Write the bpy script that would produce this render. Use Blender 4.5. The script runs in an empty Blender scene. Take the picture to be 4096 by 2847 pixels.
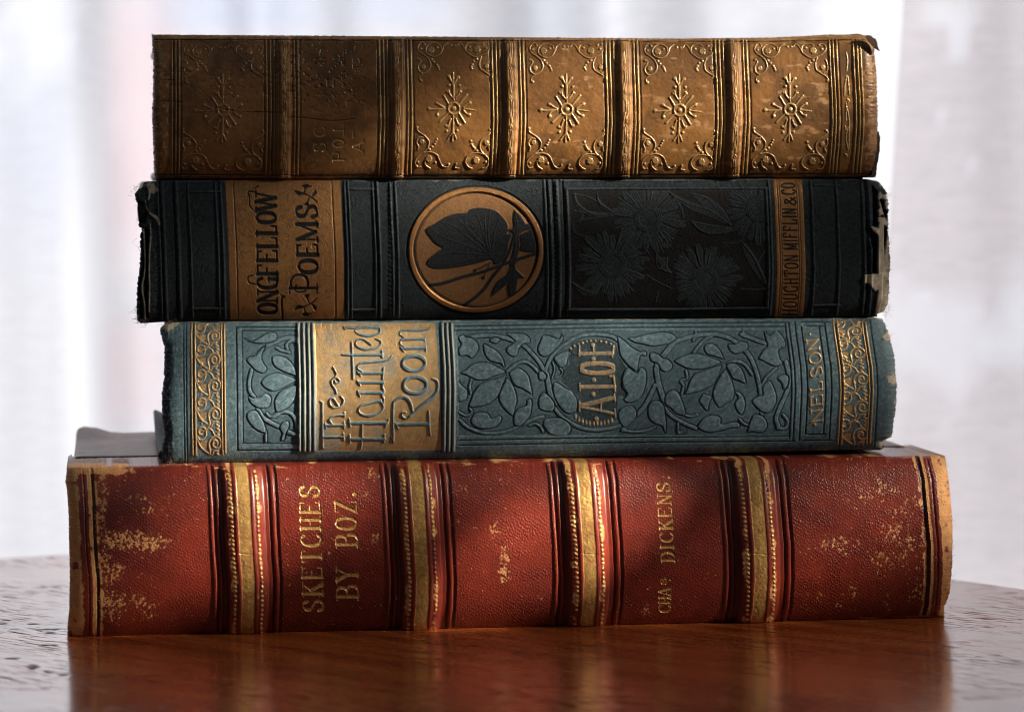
import bpy, math
import numpy as np

# ------------------------------------------------------------------ camera, light, exposure
sc = bpy.context.scene
COL = sc.collection
F_PX = 11596.0                       # focal length in pixels of the 4096 px wide photograph
KP = 6.654e-5                        # metres per photo pixel on the plane of the front spine
DCAM = F_PX * KP                     # camera distance to that plane
ZC = 0.1208                          # camera height above the table
HX, HY = 2048.0, 726.0               # vanishing point of the view direction, photo pixels

cam_d = bpy.data.cameras.new('camera')
cam = bpy.data.objects.new('camera', cam_d); COL.objects.link(cam)
cam.location = (0, -DCAM, ZC); cam.rotation_euler = (math.radians(90), 0, 0)
cam_d.sensor_width = 36.0; cam_d.lens = 36.0 * F_PX / 4096.0
cam_d.shift_y = -(1423.5 - HY) / 4096.0
cam_d.clip_start = 0.05; cam_d.clip_end = 50
cam_d.dof.use_dof = True; cam_d.dof.focus_distance = DCAM + 0.012; cam_d.dof.aperture_fstop = 13.0
sc.camera = cam
sc.view_settings.view_transform = 'Standard'; sc.view_settings.look = 'None'
sc.view_settings.exposure = 0.0; sc.view_settings.gamma = 1.0
sc.view_settings.use_curve_mapping = False
sc.cycles.filter_width = 1.1
sc.cycles.use_denoising = True; sc.cycles.denoiser = 'OPENIMAGEDENOISE'
sc.cycles.denoising_input_passes = 'RGB_ALBEDO_NORMAL'; sc.cycles.denoising_prefilter = 'ACCURATE'

world = bpy.data.worlds.new('World'); sc.world = world; world.use_nodes = True
bg = world.node_tree.nodes['Background']
bg.inputs[0].default_value = (0.80, 0.88, 1.0, 1); bg.inputs[1].default_value = 0.05

def area(name, loc, target, sx, sy, power, color):
    d = bpy.data.lights.new(name, 'AREA'); d.shape = 'RECTANGLE'; d.size = sx; d.size_y = sy
    d.energy = power; d.color = color
    o = bpy.data.objects.new(name, d); COL.objects.link(o); o.location = loc
    v = np.array(target, float) - np.array(loc, float)
    from mathutils import Vector
    o.rotation_euler = Vector(v).to_track_quat('-Z', 'Y').to_euler()
    return o

def spot(name, loc, target, deg, power, color, blend, radius):
    d = bpy.data.lights.new(name, 'SPOT'); d.energy = power; d.color = color
    d.spot_size = math.radians(deg); d.spot_blend = blend; d.shadow_soft_size = radius
    o = bpy.data.objects.new(name, d); COL.objects.link(o); o.location = loc
    from mathutils import Vector
    o.rotation_euler = Vector(np.array(target, float) - np.array(loc, float)).to_track_quat('-Z', 'Y').to_euler()
    return o

YAW = 0.14                            # spines recede to the right: dy/dx
def on_spine(px, py, off=0.0):        # point on the common plane of the spines
    a = (px - HX) / F_PX; b = -(py - HY) / F_PX
    t = (DCAM + 0.118 * YAW + off * math.sqrt(1 + YAW * YAW)) / (1 - YAW * a)
    return np.array([t * a, t - DCAM, ZC + t * b])

WARM = (1.0, 0.86, 0.70)
LDIR = np.array([0.88, -0.29, 0.42]); LDIR /= np.linalg.norm(LDIR)
# low sun through the window on the right, broken up into shafts
def shaft(name, px, py, deg, power, blend=0.9, dist=1.6, color=WARM, rad=0.014):
    p = on_spine(px, py); spot(name, tuple(p + LDIR * dist), tuple(p), deg, power, color, blend, rad)
shaft('sun_through_window', 2500, 1250, 13.0, 36.0, 1.0)
shaft('sun_shaft_low', 2010, 2265, 1.0, 560.0, 0.7, 0.8)
shaft('sun_shaft_low_thin', 2080, 2010, 1.0, 260.0, 1.0, 0.6)
shaft('sun_shaft_low_left', 760, 2200, 1.0, 520.0, 0.8, 1.2)
shaft('sun_shaft_low_mid', 1330, 2060, 1.0, 110.0, 1.0, 0.7)
shaft('sun_shaft_low_right', 3330, 2140, 1.0, 360.0, 0.9)
shaft('sun_shaft_low_far', 2760, 2330, 1.0, 130.0, 1.0, 0.8)
shaft('sun_shaft_title', 1200, 1580, 1.4, 520.0, 0.8)
shaft('sun_shaft_cloth', 2350, 1420, 1.6, 190.0, 1.0)
shaft('sun_shaft_cloth_right', 3200, 1480, 1.2, 170.0, 1.0)
shaft('sun_shaft_high', 2150, 530, 1.5, 520.0, 0.7)
shaft('sun_shaft_right', 3050, 420, 1.5, 420.0, 0.9)
shaft('sun_shaft_gilt', 1150, 1020, 1.2, 130.0, 1.0)
# daylight behind the curtain
area('window_daylight', (0.05, 1.15, 0.30), (0.05, 0.4, 0.25), 2.4, 1.7, 32.0, (0.985, 0.975, 1.0))
# soft fill lamp added high on the left in front to lift the spines
area('front_fill', (-0.9, -1.6, 1.3), (0, 0, 0.08), 1.2, 1.0, 2.5, (0.92, 0.95, 1.0))

# ------------------------------------------------------------------ small library
RNG = np.random.default_rng(7)
RES = 2.1                             # grid step in photo pixels

def tag(o, label=None, cat=None, group=None, kind=None):
    if label: o['label'] = label
    if cat: o['category'] = cat
    if group: o['group'] = group
    if kind: o['kind'] = kind
    return o

def empty(name, loc):
    o = bpy.data.objects.new(name, None); COL.objects.link(o); o.location = loc
    o.empty_display_size = 0.02
    return o

def mesh_obj(name, verts, faces, mat, parent=None, attr=None, smooth=True):
    verts = np.asarray(verts, np.float32).reshape(-1, 3); faces = np.asarray(faces, np.int32)
    me = bpy.data.meshes.new(name)
    n = faces.shape[1]
    me.vertices.add(len(verts)); me.vertices.foreach_set('co', verts.ravel())
    me.loops.add(faces.size); me.loops.foreach_set('vertex_index', faces.ravel())
    me.polygons.add(len(faces)); me.polygons.foreach_set('loop_start', np.arange(0, faces.size, n, dtype=np.int32))
    me.polygons.foreach_set('use_smooth', np.full(len(faces), smooth))
    me.update(calc_edges=True)
    if attr is not None:
        a = me.attributes.new('mask', 'FLOAT_COLOR', 'POINT')
        a.data.foreach_set('color', np.asarray(attr, np.float32).ravel())
    me.materials.append(mat)
    o = bpy.data.objects.new(name, me); COL.objects.link(o)
    if parent is not None:
        o.parent = parent
        base = parent
        loc = np.zeros(3)
        while base is not None:
            loc += np.array(base.location); base = base.parent
        me.vertices.foreach_set('co', (verts - loc.astype(np.float32)).ravel()); me.update()
    return o

def smoothstep(x): x = np.clip(x, 0, 1); return x * x * (3 - 2 * x)

def vnoise(X, Y, sx, sy=None, seed=0):
    sy = sy or sx
    r = np.random.default_rng(seed + 101).random((256, 256)).astype(np.float32)
    x = X / sx + 37.3; y = Y / sy + 11.7
    xi = np.floor(x).astype(int); yi = np.floor(y).astype(int)
    fx = smoothstep(x - xi); fy = smoothstep(y - yi)
    x0 = xi & 255; x1 = (xi + 1) & 255; y0 = yi & 255; y1 = (yi + 1) & 255
    a = r[y0, x0] * (1 - fx) + r[y0, x1] * fx
    b = r[y1, x0] * (1 - fx) + r[y1, x1] * fx
    return a * (1 - fy) + b * fy

def fbm(X, Y, s, seed=0, n=4, ax=1.0):
    t = 0; amp = 1.0; tot = 0
    for i in range(n):
        t = t + amp * vnoise(X, Y, s * ax / 2 ** i, s / 2 ** i, seed + 17 * i); tot += amp; amp *= 0.55
    return t / tot

def worley(X, Y, sx, sy, seed=0, ang=0.0):
    c, s_ = math.cos(ang), math.sin(ang)
    U = (X * c + Y * s_) / sx; V = (-X * s_ + Y * c) / sy
    r = np.random.default_rng(seed + 5).random((256, 256, 2)).astype(np.float32)
    ui = np.floor(U).astype(int); vi = np.floor(V).astype(int)
    f1 = np.full(X.shape, 9.0, np.float32); f2 = f1.copy()
    for dj in (-1, 0, 1):
        for di in (-1, 0, 1):
            j = r[(vi + dj) & 255, (ui + di) & 255]
            d = np.hypot(ui + di + 0.1 + 0.8 * j[..., 0] - U, vi + dj + 0.1 + 0.8 * j[..., 1] - V).astype(np.float32)
            f2 = np.where(d < f1, f1, np.minimum(f2, d)); f1 = np.minimum(f1, d)
    return f1, f2

def cells(X, Y, sx, sy, seed=0, ang=0.0):
    """A random number per pebble and the distance to its rim."""
    c, s_ = math.cos(ang), math.sin(ang)
    U = (X * c + Y * s_) / sx; V = (-X * s_ + Y * c) / sy
    r = np.random.default_rng(seed + 5).random((256, 256, 2)).astype(np.float32); q = np.random.default_rng(seed + 6).random((256, 256)).astype(np.float32)
    ui = np.floor(U).astype(int); vi = np.floor(V).astype(int)
    f1 = np.full(X.shape, 9.0, np.float32); f2 = f1.copy(); idr = np.zeros_like(f1)
    for dj in (-1, 0, 1):
        for di in (-1, 0, 1):
            a, b = (vi + dj) & 255, (ui + di) & 255
            j = r[a, b]; d = np.hypot(ui + di + 0.1 + 0.8 * j[..., 0] - U, vi + dj + 0.1 + 0.8 * j[..., 1] - V).astype(np.float32)
            near = d < f1
            f2 = np.where(near, f1, np.minimum(f2, d)); idr = np.where(near, q[a, b], idr); f1 = np.minimum(f1, d)
    return idr, f2 - f1

def P(s): return np.array([[float(q) for q in p.split(',')] for p in s.split()])
class Crop:                            # points read off one enlarged crop of the photograph
    def __init__(s, x0, y0, k): s.o = np.array([x0, y0], float); s.k = k
    def __call__(s, t): return s.o + s.k * (P(t) if isinstance(t, str) else np.asarray(t, float))

def spline(p, n=6, closed=False):
    p = np.asarray(p, float)
    if len(p) < 3: return p
    q = np.vstack([p[-1], p, p[0], p[1]]) if closed else np.vstack([2 * p[0] - p[1], p, 2 * p[-1] - p[-2]])
    out = []
    t = np.linspace(0, 1, n, endpoint=False)[:, None]
    for i in range(len(q) - 3):
        a, b, c, d = q[i:i + 4]
        out.append(0.5 * (2 * b + (c - a) * t + (2 * a - 5 * b + 4 * c - d) * t ** 2 + (3 * b - a - 3 * c + d) * t ** 3))
    out = np.vstack(out)
    return out if closed else np.vstack([out, p[-1]])

class Art:
    """A dense sheet over one spine: outline, section, relief, colour masks."""
    def __init__(s, left, right, top, bot, warpL, warpR, bulge, endcap, p=2.4, seed=0, jag=2.0):
        left, right, top, bot = P(left), P(right), P(top), P(bot)
        x0, x1 = left[:, 0].mean(), right[:, 0].mean()
        y0, y1 = top[:, 1].mean(), bot[:, 1].mean()
        nu = int((x1 - x0) / RES); nv = int((y1 - y0) / RES)
        u = np.linspace(0, 1, nu); w = np.linspace(0, 1, nv)
        v = 0.55 * w + 0.45 * (0.5 - 0.5 * np.cos(np.pi * w))
        yy = y0 + (y1 - y0) * v
        js = np.random.default_rng(seed).normal(0, jag, (2, nv))
        jw = np.convolve(js[0], [.25, .5, .25], 'same'), np.convolve(js[1], [.25, .5, .25], 'same')
        xL = np.interp(yy, left[:, 1], left[:, 0]) + jw[0]
        xR = np.interp(yy, right[:, 1], right[:, 0]) + jw[1]
        s.PX = (xL[:, None] + (xR - xL)[:, None] * u[None]).astype(np.float32)
        jt = np.convolve(np.random.default_rng(seed + 1).normal(0, 1.0, nu), np.ones(5) / 5, 'same')
        yT = np.interp(s.PX, top[:, 0], top[:, 1]) + jt[None] * (1 - v[:, None]); yB = np.interp(s.PX, bot[:, 0], bot[:, 1])
        s.PY = (yT + (yB - yT) * v[:, None]).astype(np.float32)
        s.u, s.v, s.nu, s.nv = u, v, nu, nv
        wl, wr = P(warpL), P(warpR)
        ml, mr = np.interp(0.5 * (y0 + y1), wl[:, 1], wl[:, 0]), np.interp(0.5 * (y0 + y1), wr[:, 1], wr[:, 0])
        SL = np.interp(s.PY, wl[:, 1], wl[:, 0]) - ml; SR = np.interp(s.PY, wr[:, 1], wr[:, 0]) - mr
        f = np.clip((s.PX - ml) / (mr - ml), -0.1, 1.1)
        s.AX = s.PX - (SL + (SR - SL) * f)
        c = np.abs(2 * v - 1)
        s.off = -bulge * (1 - np.sqrt(np.clip(1 - c ** p, 0, 1)))
        s.off = (s.off[:, None] + np.zeros((1, nu))).astype(np.float32)
        e = np.minimum(s.PX - xL[:, None], xR[:, None] - s.PX)          # distance to the nearer end, px
        cap = endcap / KP
        k = np.clip(1 - e / cap, 0, 1)
        s.off -= endcap * (1 - np.sqrt(np.clip(1 - k ** 2.2, 0, 1)))
        s.off = -s.off                                                   # positive = away from the camera
        s.edge = e; s.c = c[:, None] + np.zeros((1, nu))
        s.H = np.zeros((nv, nu), np.float32)
        s.gold = np.zeros((nv, nu), np.float32); s.wear = s.gold.copy(); s.dark = s.gold.copy(); s.fray = s.gold.copy()
        s.reg = np.zeros((nv, nu), np.int16); s.names = {0: ('spine', None)}
        s.mnx, s.mxx = s.PX.min(0), s.PX.max(0); s.mny, s.mxy = s.PY.min(1), s.PY.max(1)
    def win(s, x0, y0, x1, y1):
        return (slice(max(0, np.searchsorted(s.mxy, y0) - 1), min(s.nv, np.searchsorted(s.mny, y1) + 1)),
                slice(max(0, np.searchsorted(s.mxx, x0) - 1), min(s.nu, np.searchsorted(s.mnx, x1) + 1)))
    def layer(s): return Layer(s)
    def region(s, mask, name, parent=None):
        i = len(s.names); s.names[i] = (name, parent); s.reg[mask] = i; return i

class Layer:
    def __init__(s, art): s.a = art; s.m = np.zeros((art.nv, art.nu), np.float32); s.h = s.m.copy()
    def put(s, w, sd, bev, rnd=None):
        m = np.clip(0.5 - sd / 2.4, 0, 1)
        h = np.clip(-sd / bev + 0.3, 0, 1)
        if rnd is not None: q = np.clip(-sd / rnd + 0.15, 0, 1); h = np.sqrt(1 - (1 - q) ** 2)
        s.m[w] = np.maximum(s.m[w], m); s.h[w] = np.maximum(s.h[w], h)
    def stroke(s, pts, r, smooth=True, bev=2.5, rnd=False):
        a = s.a
        pts = np.asarray(pts, float); rr = np.full(len(pts), float(r)) if np.isscalar(r) else np.asarray(r, float)
        if smooth and len(pts) > 2:
            q = spline(np.column_stack([pts, rr])[:, :2], 6); rr = np.interp(np.linspace(0, 1, len(q)), np.linspace(0, 1, len(rr)), rr); pts = q
        M = rr.max() + 5
        W = a.win(pts[:, 0].min() - M, pts[:, 1].min() - M, pts[:, 0].max() + M, pts[:, 1].max() + M)
        for i in range(len(pts) - 1):
            p, q = pts[i], pts[i + 1]
            w = a.win(min(p[0], q[0]) - M, min(p[1], q[1]) - M, max(p[0], q[0]) + M, max(p[1], q[1]) + M)
            X, Y = a.PX[w], a.PY[w]
            if X.size == 0: continue
            d = q - p; L2 = d @ d + 1e-9
            t = np.clip(((X - p[0]) * d[0] + (Y - p[1]) * d[1]) / L2, 0, 1)
            sd = np.hypot(X - p[0] - t * d[0], Y - p[1] - t * d[1]) - (rr[i] + (rr[i + 1] - rr[i]) * t)
            s.put(w, sd, bev, rr.max() if rnd else None)
        return s
    def sdf(s, pts):
        a = s.a; M = 6
        w = a.win(pts[:, 0].min() - M, pts[:, 1].min() - M, pts[:, 0].max() + M, pts[:, 1].max() + M)
        X, Y = a.PX[w], a.PY[w]
        ins = np.zeros(X.shape, bool); dm = np.full(X.shape, 1e4, np.float32)
        n = len(pts)
        for i in range(n):
            p, q = pts[i], pts[(i + 1) % n]
            d = q - p; L2 = d @ d + 1e-9
            t = np.clip(((X - p[0]) * d[0] + (Y - p[1]) * d[1]) / L2, 0, 1)
            dm = np.minimum(dm, np.hypot(X - p[0] - t * d[0], Y - p[1] - t * d[1]))
            if p[1] != q[1]:
                cr = ((p[1] > Y) != (q[1] > Y)) & (X < (q[0] - p[0]) * (Y - p[1]) / (q[1] - p[1]) + p[0])
                ins ^= cr
        return w, np.where(ins, -dm, dm)
    def fill(s, pts, smooth=True, bev=3.0):
        pts = np.asarray(pts, float)
        if smooth: pts = spline(pts, 5, True)
        w, sd = s.sdf(pts); s.put(w, sd, bev); return s
    def outline(s, pts, r, smooth=True, bev=2.0):
        pts = np.asarray(pts, float)
        if smooth: pts = spline(pts, 5, True)
        return s.stroke(np.vstack([pts, pts[:1]]), r, False, bev)
    def dot(s, x, y, r, ry=None):
        a = s.a; ry = ry or r
        w = a.win(x - r - 5, y - ry - 5, x + r + 5, y + ry + 5)
        d = np.hypot((a.PX[w] - x) / r, (a.PY[w] - y) / ry)
        s.put(w, (d - 1) * min(r, ry), 2.0, min(r, ry)); return s
    def ring(s, x, y, rx, ry, r0, r1=None, bev=2.0):       # r0 half width where the ring runs vertical, r1 where horizontal
        a = s.a; r1 = r1 or r0; M = max(r0, r1) + 5
        w = a.win(x - rx - M, y - ry - M, x + rx + M, y + ry + M)
        dx, dy = (a.PX[w] - x) / rx, (a.PY[w] - y) / ry
        k = np.hypot(dx, dy) + 1e-6; g = np.hypot(dx / k / rx, dy / k / ry)
        rr = r0 * np.abs(dx / k) + r1 * np.abs(dy / k)
        s.put(w, np.abs(k - 1) / g - rr, bev); return s
    def vline(s, x, r, y0=-1, y1=9999, bev=2.0, rnd=False):
        a = s.a; w = (slice(None), slice(max(0, np.searchsorted(a.mxx, x - 60 - r)), min(a.nu, np.searchsorted(a.mnx, x + 60 + r))))
        sd = np.abs(a.AX[w] - x) - r
        sd = np.maximum(sd, np.maximum(y0 - a.PY[w], a.PY[w] - y1))
        s.put(w, sd, bev, r if rnd else None); return s
    def band(s, x0, x1, y0, y1, bev=2.0):
        a = s.a; sd = np.maximum(np.maximum(x0 - a.AX, a.AX - x1), np.maximum(y0 - a.PY, a.PY - y1))
        s.put((slice(None), slice(None)), sd, bev); return s

# ------------------------------------------------------------------ letters (drawn as strokes, y up in a unit box)
GL = {
 'A': [('t', '0.02,0 0.48,1'), ('T', '0.52,1 0.98,0'), ('t', '0.2,0.34 0.8,0.34'), ('s', '0.02,0'), ('s', '0.98,0')],
 'B': [('T', '0.15,0 0.15,1'), ('c', '0.15,1 0.55,1 0.8,0.88 0.8,0.66 0.58,0.53 0.15,0.53'), ('c', '0.5,0.53 0.9,0.42 0.9,0.13 0.6,0 0.15,0'), ('s', '0.1,0'), ('s', '0.1,1')],
 'C': [('c', '0.90,0.84 0.74,0.98 0.5,1 0.18,0.85 0.06,0.5 0.18,0.15 0.5,0 0.76,0.03 0.92,0.16')],
 'D': [('T', '0.15,0 0.15,1'), ('c', '0.15,1 0.5,1 0.85,0.82 0.95,0.5 0.85,0.18 0.5,0 0.15,0'), ('s', '0.1,0'), ('s', '0.1,1')],
 'E': [('T', '0.15,0 0.15,1'), ('t', '0.05,1 0.88,1 0.9,0.82'), ('t', '0.15,0.53 0.62,0.53'), ('t', '0.05,0 0.9,0 0.93,0.2')],
 'F': [('T', '0.15,0 0.15,1'), ('t', '0.05,1 0.88,1 0.9,0.8'), ('t', '0.15,0.53 0.65,0.53'), ('s', '0.15,0')],
 'G': [('c', '0.92,0.8 0.75,0.97 0.5,1 0.18,0.85 0.06,0.5 0.18,0.15 0.5,0 0.8,0.06 0.88,0.25'), ('T', '0.88,0 0.88,0.42'), ('s', '0.86,0.42')],
 'H': [('T', '0.15,0 0.15,1'), ('T', '0.85,0 0.85,1'), ('t', '0.15,0.52 0.85,0.52'), ('s', '0.15,0'), ('s', '0.15,1'), ('s', '0.85,0'), ('s', '0.85,1')],
 'I': [('T', '0.5,0 0.5,1'), ('s', '0.5,0'), ('s', '0.5,1')],
 'K': [('T', '0.15,0 0.15,1'), ('t', '0.9,1 0.18,0.42'), ('T', '0.4,0.6 0.92,0'), ('s', '0.15,0'), ('s', '0.15,1'), ('s', '0.88,1'), ('s', '0.92,0')],
 'L': [('T', '0.15,0 0.15,1'), ('t', '0.05,0 0.88,0 0.92,0.26'), ('s', '0.15,1')],
 'M': [('t', '0.1,0 0.1,1'), ('T', '0.1,1 0.5,0.1'), ('t', '0.5,0.1 0.9,1'), ('T', '0.9,1 0.9,0'), ('s', '0.1,0'), ('s', '0.9,0')],
 'N': [('t', '0.12,0 0.12,1'), ('T', '0.12,1 0.88,0'), ('t', '0.88,0 0.88,1'), ('s', '0.12,0'), ('s', '0.88,1')],
 'O': [('c', '0.5,1 0.18,0.86 0.06,0.5 0.18,0.14 0.5,0 0.82,0.14 0.94,0.5 0.82,0.86 0.5,1')],
 'P': [('T', '0.15,0 0.15,1'), ('c', '0.15,1 0.6,1 0.9,0.88 0.9,0.6 0.6,0.47 0.15,0.47'), ('s', '0.15,0'), ('s', '0.1,1')],
 'S': [('c', '0.85,0.78 0.72,0.96 0.45,1 0.18,0.88 0.2,0.64 0.5,0.5 0.82,0.36 0.84,0.12 0.55,0 0.25,0.03 0.1,0.24')],
 'T': [('T', '0.5,0 0.5,1'), ('t', '0.04,0.8 0.06,1 0.94,1 0.96,0.8'), ('s', '0.5,0')],
 'U': [('c', '0.12,1 0.12,0.3 0.28,0.04 0.5,0 0.72,0.04 0.88,0.3 0.88,1')],
 'W': [('T', '0.02,1 0.28,0'), ('t', '0.28,0 0.5,1'), ('T', '0.5,1 0.74,0'), ('t', '0.74,0 0.98,1'), ('s', '0.04,1'), ('s', '0.96,1')],
 'Y': [('T', '0.05,1 0.5,0.48'), ('t', '0.95,1 0.5,0.48'), ('T', '0.5,0 0.5,0.5'), ('s', '0.5,0'), ('s', '0.08,1'), ('s', '0.92,1')],
 'Z': [('t', '0.1,0.8 0.1,1 0.88,1'), ('T', '0.88,1 0.1,0'), ('t', '0.1,0 0.9,0 0.92,0.22')],
 '&': [('c', '0.95,0.05 0.3,0.72 0.35,0.95 0.6,0.95 0.65,0.72 0.1,0.3 0.2,0.04 0.5,0.02 0.9,0.45')],
 '.': [('d', '0.4,0.06')], "'": [('T', '0.5,0.75 0.6,1')], ' ': [],
}
def letter(L, ch, base, up, along, thick, thin, serif=True, bev=2.0):
    """base: photo point of the letter's lower-left corner; up, along: photo vectors of its height and width."""
    base, up, along = np.array(base, float), np.array(up, float), np.array(along, float)
    f = lambda p: base + p[:, :1] * along + p[:, 1:] * up
    au = np.linalg.norm(up); aa = np.linalg.norm(along)
    for k, t in GL[ch]:
        p = P(t)
        if k == 'c':
            q = spline(p, 6); d = np.gradient(q, axis=0) * [aa, au]
            c = np.abs(d[:, 1]) / (np.hypot(d[:, 0], d[:, 1]) + 1e-9)
            L.stroke(f(q), thin + (thick - thin) * c ** 1.3, False, bev)
        elif k == 'T': L.stroke(f(p), thick, False, bev)
        elif k == 't': L.stroke(f(p), thin, False, bev)
        elif k == 's' and serif:
            e = 0.17 * au / aa * 0.8
            L.stroke(f(np.vstack([p - [e, 0], p + [e, 0]])), thin, False, bev)
        elif k == 'd': L.dot(*f(p)[0], thick * 1.25)

def text_up(L, word, y0, y1, base_lo, base_hi, cap, thick, thin, serif=True, gap=0.16, shear=0.0, widths=None, bev=2.0):
    """A word reading upward from photo row y0 to y1; its baseline runs from x=base_lo to x=base_hi."""
    W = {'I': 0.45, 'M': 1.25, 'W': 1.35, '.': 0.4, "'": 0.35, ' ': 0.6}
    w = [W.get(c, 1.0) for c in word] if widths is None else widths
    tot = sum(w) + gap * (len(w) - 1); unit = (y0 - y1) / tot; y = y0
    for c, k in zip(word, w):
        f = (y0 - y) / (y0 - y1); b = base_lo + (base_hi - base_lo) * f
        letter(L, c, (b, y), (-cap, -shear * cap), ((base_hi - base_lo) / tot * k, -unit * k), thick, thin, serif, bev)
        y -= unit * (k + gap)

# ------------------------------------------------------------------ materials
def nodes_of(name):
    m = bpy.data.materials.new(name); m.use_nodes = True
    nt = m.node_tree; return m, nt, nt.nodes['Principled BSDF']
def N(nt, t, **k):
    n = nt.nodes.new(t)
    for a, b in k.items():
        if a.startswith('i_'): n.inputs[a[2:].replace('_', ' ')].default_value = b
        else: setattr(n, a, b)
    return n
def mix(nt, fac, a, b):
    n = nt.nodes.new('ShaderNodeMix'); n.data_type = 'RGBA'
    for sock, val in ((n.inputs[0], fac), (n.inputs[6], a), (n.inputs[7], b)):
        if isinstance(val, bpy.types.NodeSocket): nt.links.new(val, sock)
        elif isinstance(val, tuple): sock.default_value = (*val, 1)
        else: sock.default_value = val
    return n.outputs[2]
def fmix(nt, fac, a, b):
    n = nt.nodes.new('ShaderNodeMix'); n.data_type = 'FLOAT'
    for sock, val in ((n.inputs[0], fac), (n.inputs[2], a), (n.inputs[3], b)):
        if isinstance(val, bpy.types.NodeSocket): nt.links.new(val, sock)
        else: sock.default_value = val
    return n.outputs[0]
def ramp(nt, src, lo, hi):
    n = N(nt, 'ShaderNodeMapRange'); n.inputs[1].default_value = lo; n.inputs[2].default_value = hi
    nt.links.new(src, n.inputs[0]); return n.outputs[0]
def mathn(nt, op, a, b):
    n = N(nt, 'ShaderNodeMath', operation=op)
    for sock, val in ((n.inputs[0], a), (n.inputs[1], b)):
        if isinstance(val, bpy.types.NodeSocket): nt.links.new(val, sock)
        else: sock.default_value = val
    return n.outputs[0]
def noise(nt, vec, scale, detail=3.0, rough=0.6):
    n = N(nt, 'ShaderNodeTexNoise'); n.inputs['Scale'].default_value = scale
    n.inputs['Detail'].default_value = detail; n.inputs['Roughness'].default_value = rough
    if vec is not None: nt.links.new(vec, n.inputs['Vector'])
    return n.outputs[0]
def geo_pos(nt, scale=(1, 1, 1), rot=(0, 0, 0)):
    g = N(nt, 'ShaderNodeNewGeometry'); m = N(nt, 'ShaderNodeMapping')
    m.inputs['Scale'].default_value = scale; m.inputs['Rotation'].default_value = rot
    nt.links.new(g.outputs['Position'], m.inputs['Vector']); return m.outputs[0]

def binding(name, c0, c1, darkc, wearc, goldc, frayc, rough=0.55, twill=True, bump=0.25, speck=0.0, goldrough=0.38, goldmetal=0.75, spec=0.4):
    m, nt, b = nodes_of(name)
    at = N(nt, 'ShaderNodeAttribute', attribute_name='mask'); sep = N(nt, 'ShaderNodeSeparateColor')
    nt.links.new(at.outputs['Color'], sep.inputs[0])
    g, w, d = sep.outputs[0], sep.outputs[1], sep.outputs[2]; fr = at.outputs['Alpha']
    pos = geo_pos(nt)
    n1 = noise(nt, pos, 55.0, 5); n2 = noise(nt, pos, 900.0, 3)
    col = mix(nt, ramp(nt, n1, 0.35, 0.65), c0, c1)
    if twill:
        r = geo_pos(nt, (1, 1, 1), (0, math.radians(38), 0))
        mp = N(nt, 'ShaderNodeMapping'); mp.inputs['Scale'].default_value = (700, 700, 2600); nt.links.new(r, mp.inputs['Vector'])
        tw = noise(nt, mp.outputs[0], 1.0, 2.0, 0.5)
        r2 = geo_pos(nt, (1, 1, 1), (0, math.radians(-52), 0))
        mp2 = N(nt, 'ShaderNodeMapping'); mp2.inputs['Scale'].default_value = (1300, 1300, 3600); nt.links.new(r2, mp2.inputs['Vector'])
        tw = mathn(nt, 'ADD', tw, mathn(nt, 'MULTIPLY', noise(nt, mp2.outputs[0], 1.0, 1.0, 0.5), 0.6))
        tw = mathn(nt, 'MULTIPLY', tw, 0.65)
        col = mix(nt, ramp(nt, tw, 0.30, 0.75), mix(nt, 0.62, col, darkc), mix(nt, 0.18, col, wearc))
    else:
        tw = n2
        col = mix(nt, mathn(nt, 'MULTIPLY', ramp(nt, n2, 0.45, 0.75), 0.35), col, darkc)
    col = mix(nt, d, col, darkc)
    if speck > 0:
        sp = ramp(nt, noise(nt, pos, 2600.0, 1.0), 0.66, 0.74)
        col = mix(nt, mathn(nt, 'MULTIPLY', sp, speck), col, wearc)
    wn = ramp(nt, noise(nt, pos, 420.0, 4), 0.3, 0.7)
    col = mix(nt, w, col, mix(nt, mathn(nt, 'MULTIPLY', wn, 0.45), wearc, c0))
    gn = ramp(nt, noise(nt, pos, 1100.0, 4), 0.35, 0.75)
    gold = mix(nt, mathn(nt, 'MULTIPLY', gn, 0.55), goldc, tuple(0.35 * x for x in goldc))
    col = mix(nt, g, col, gold)
    col = mix(nt, fr, col, mix(nt, wn, frayc, tuple(0.5 * x for x in frayc)))
    nt.links.new(col, b.inputs['Base Color'])
    nt.links.new(mathn(nt, 'MULTIPLY', g, goldmetal), b.inputs['Metallic'])
    ro = fmix(nt, w, rough, 0.85); ro = fmix(nt, g, ro, goldrough)
    nt.links.new(ro, b.inputs['Roughness']); b.inputs['Specular IOR Level'].default_value = spec
    bp = N(nt, 'ShaderNodeBump'); bp.inputs['Strength'].default_value = bump; bp.inputs['Distance'].default_value = 0.0002
    nt.links.new(tw, bp.inputs['Height']); nt.links.new(bp.outputs[0], b.inputs['Normal'])
    return m

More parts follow.
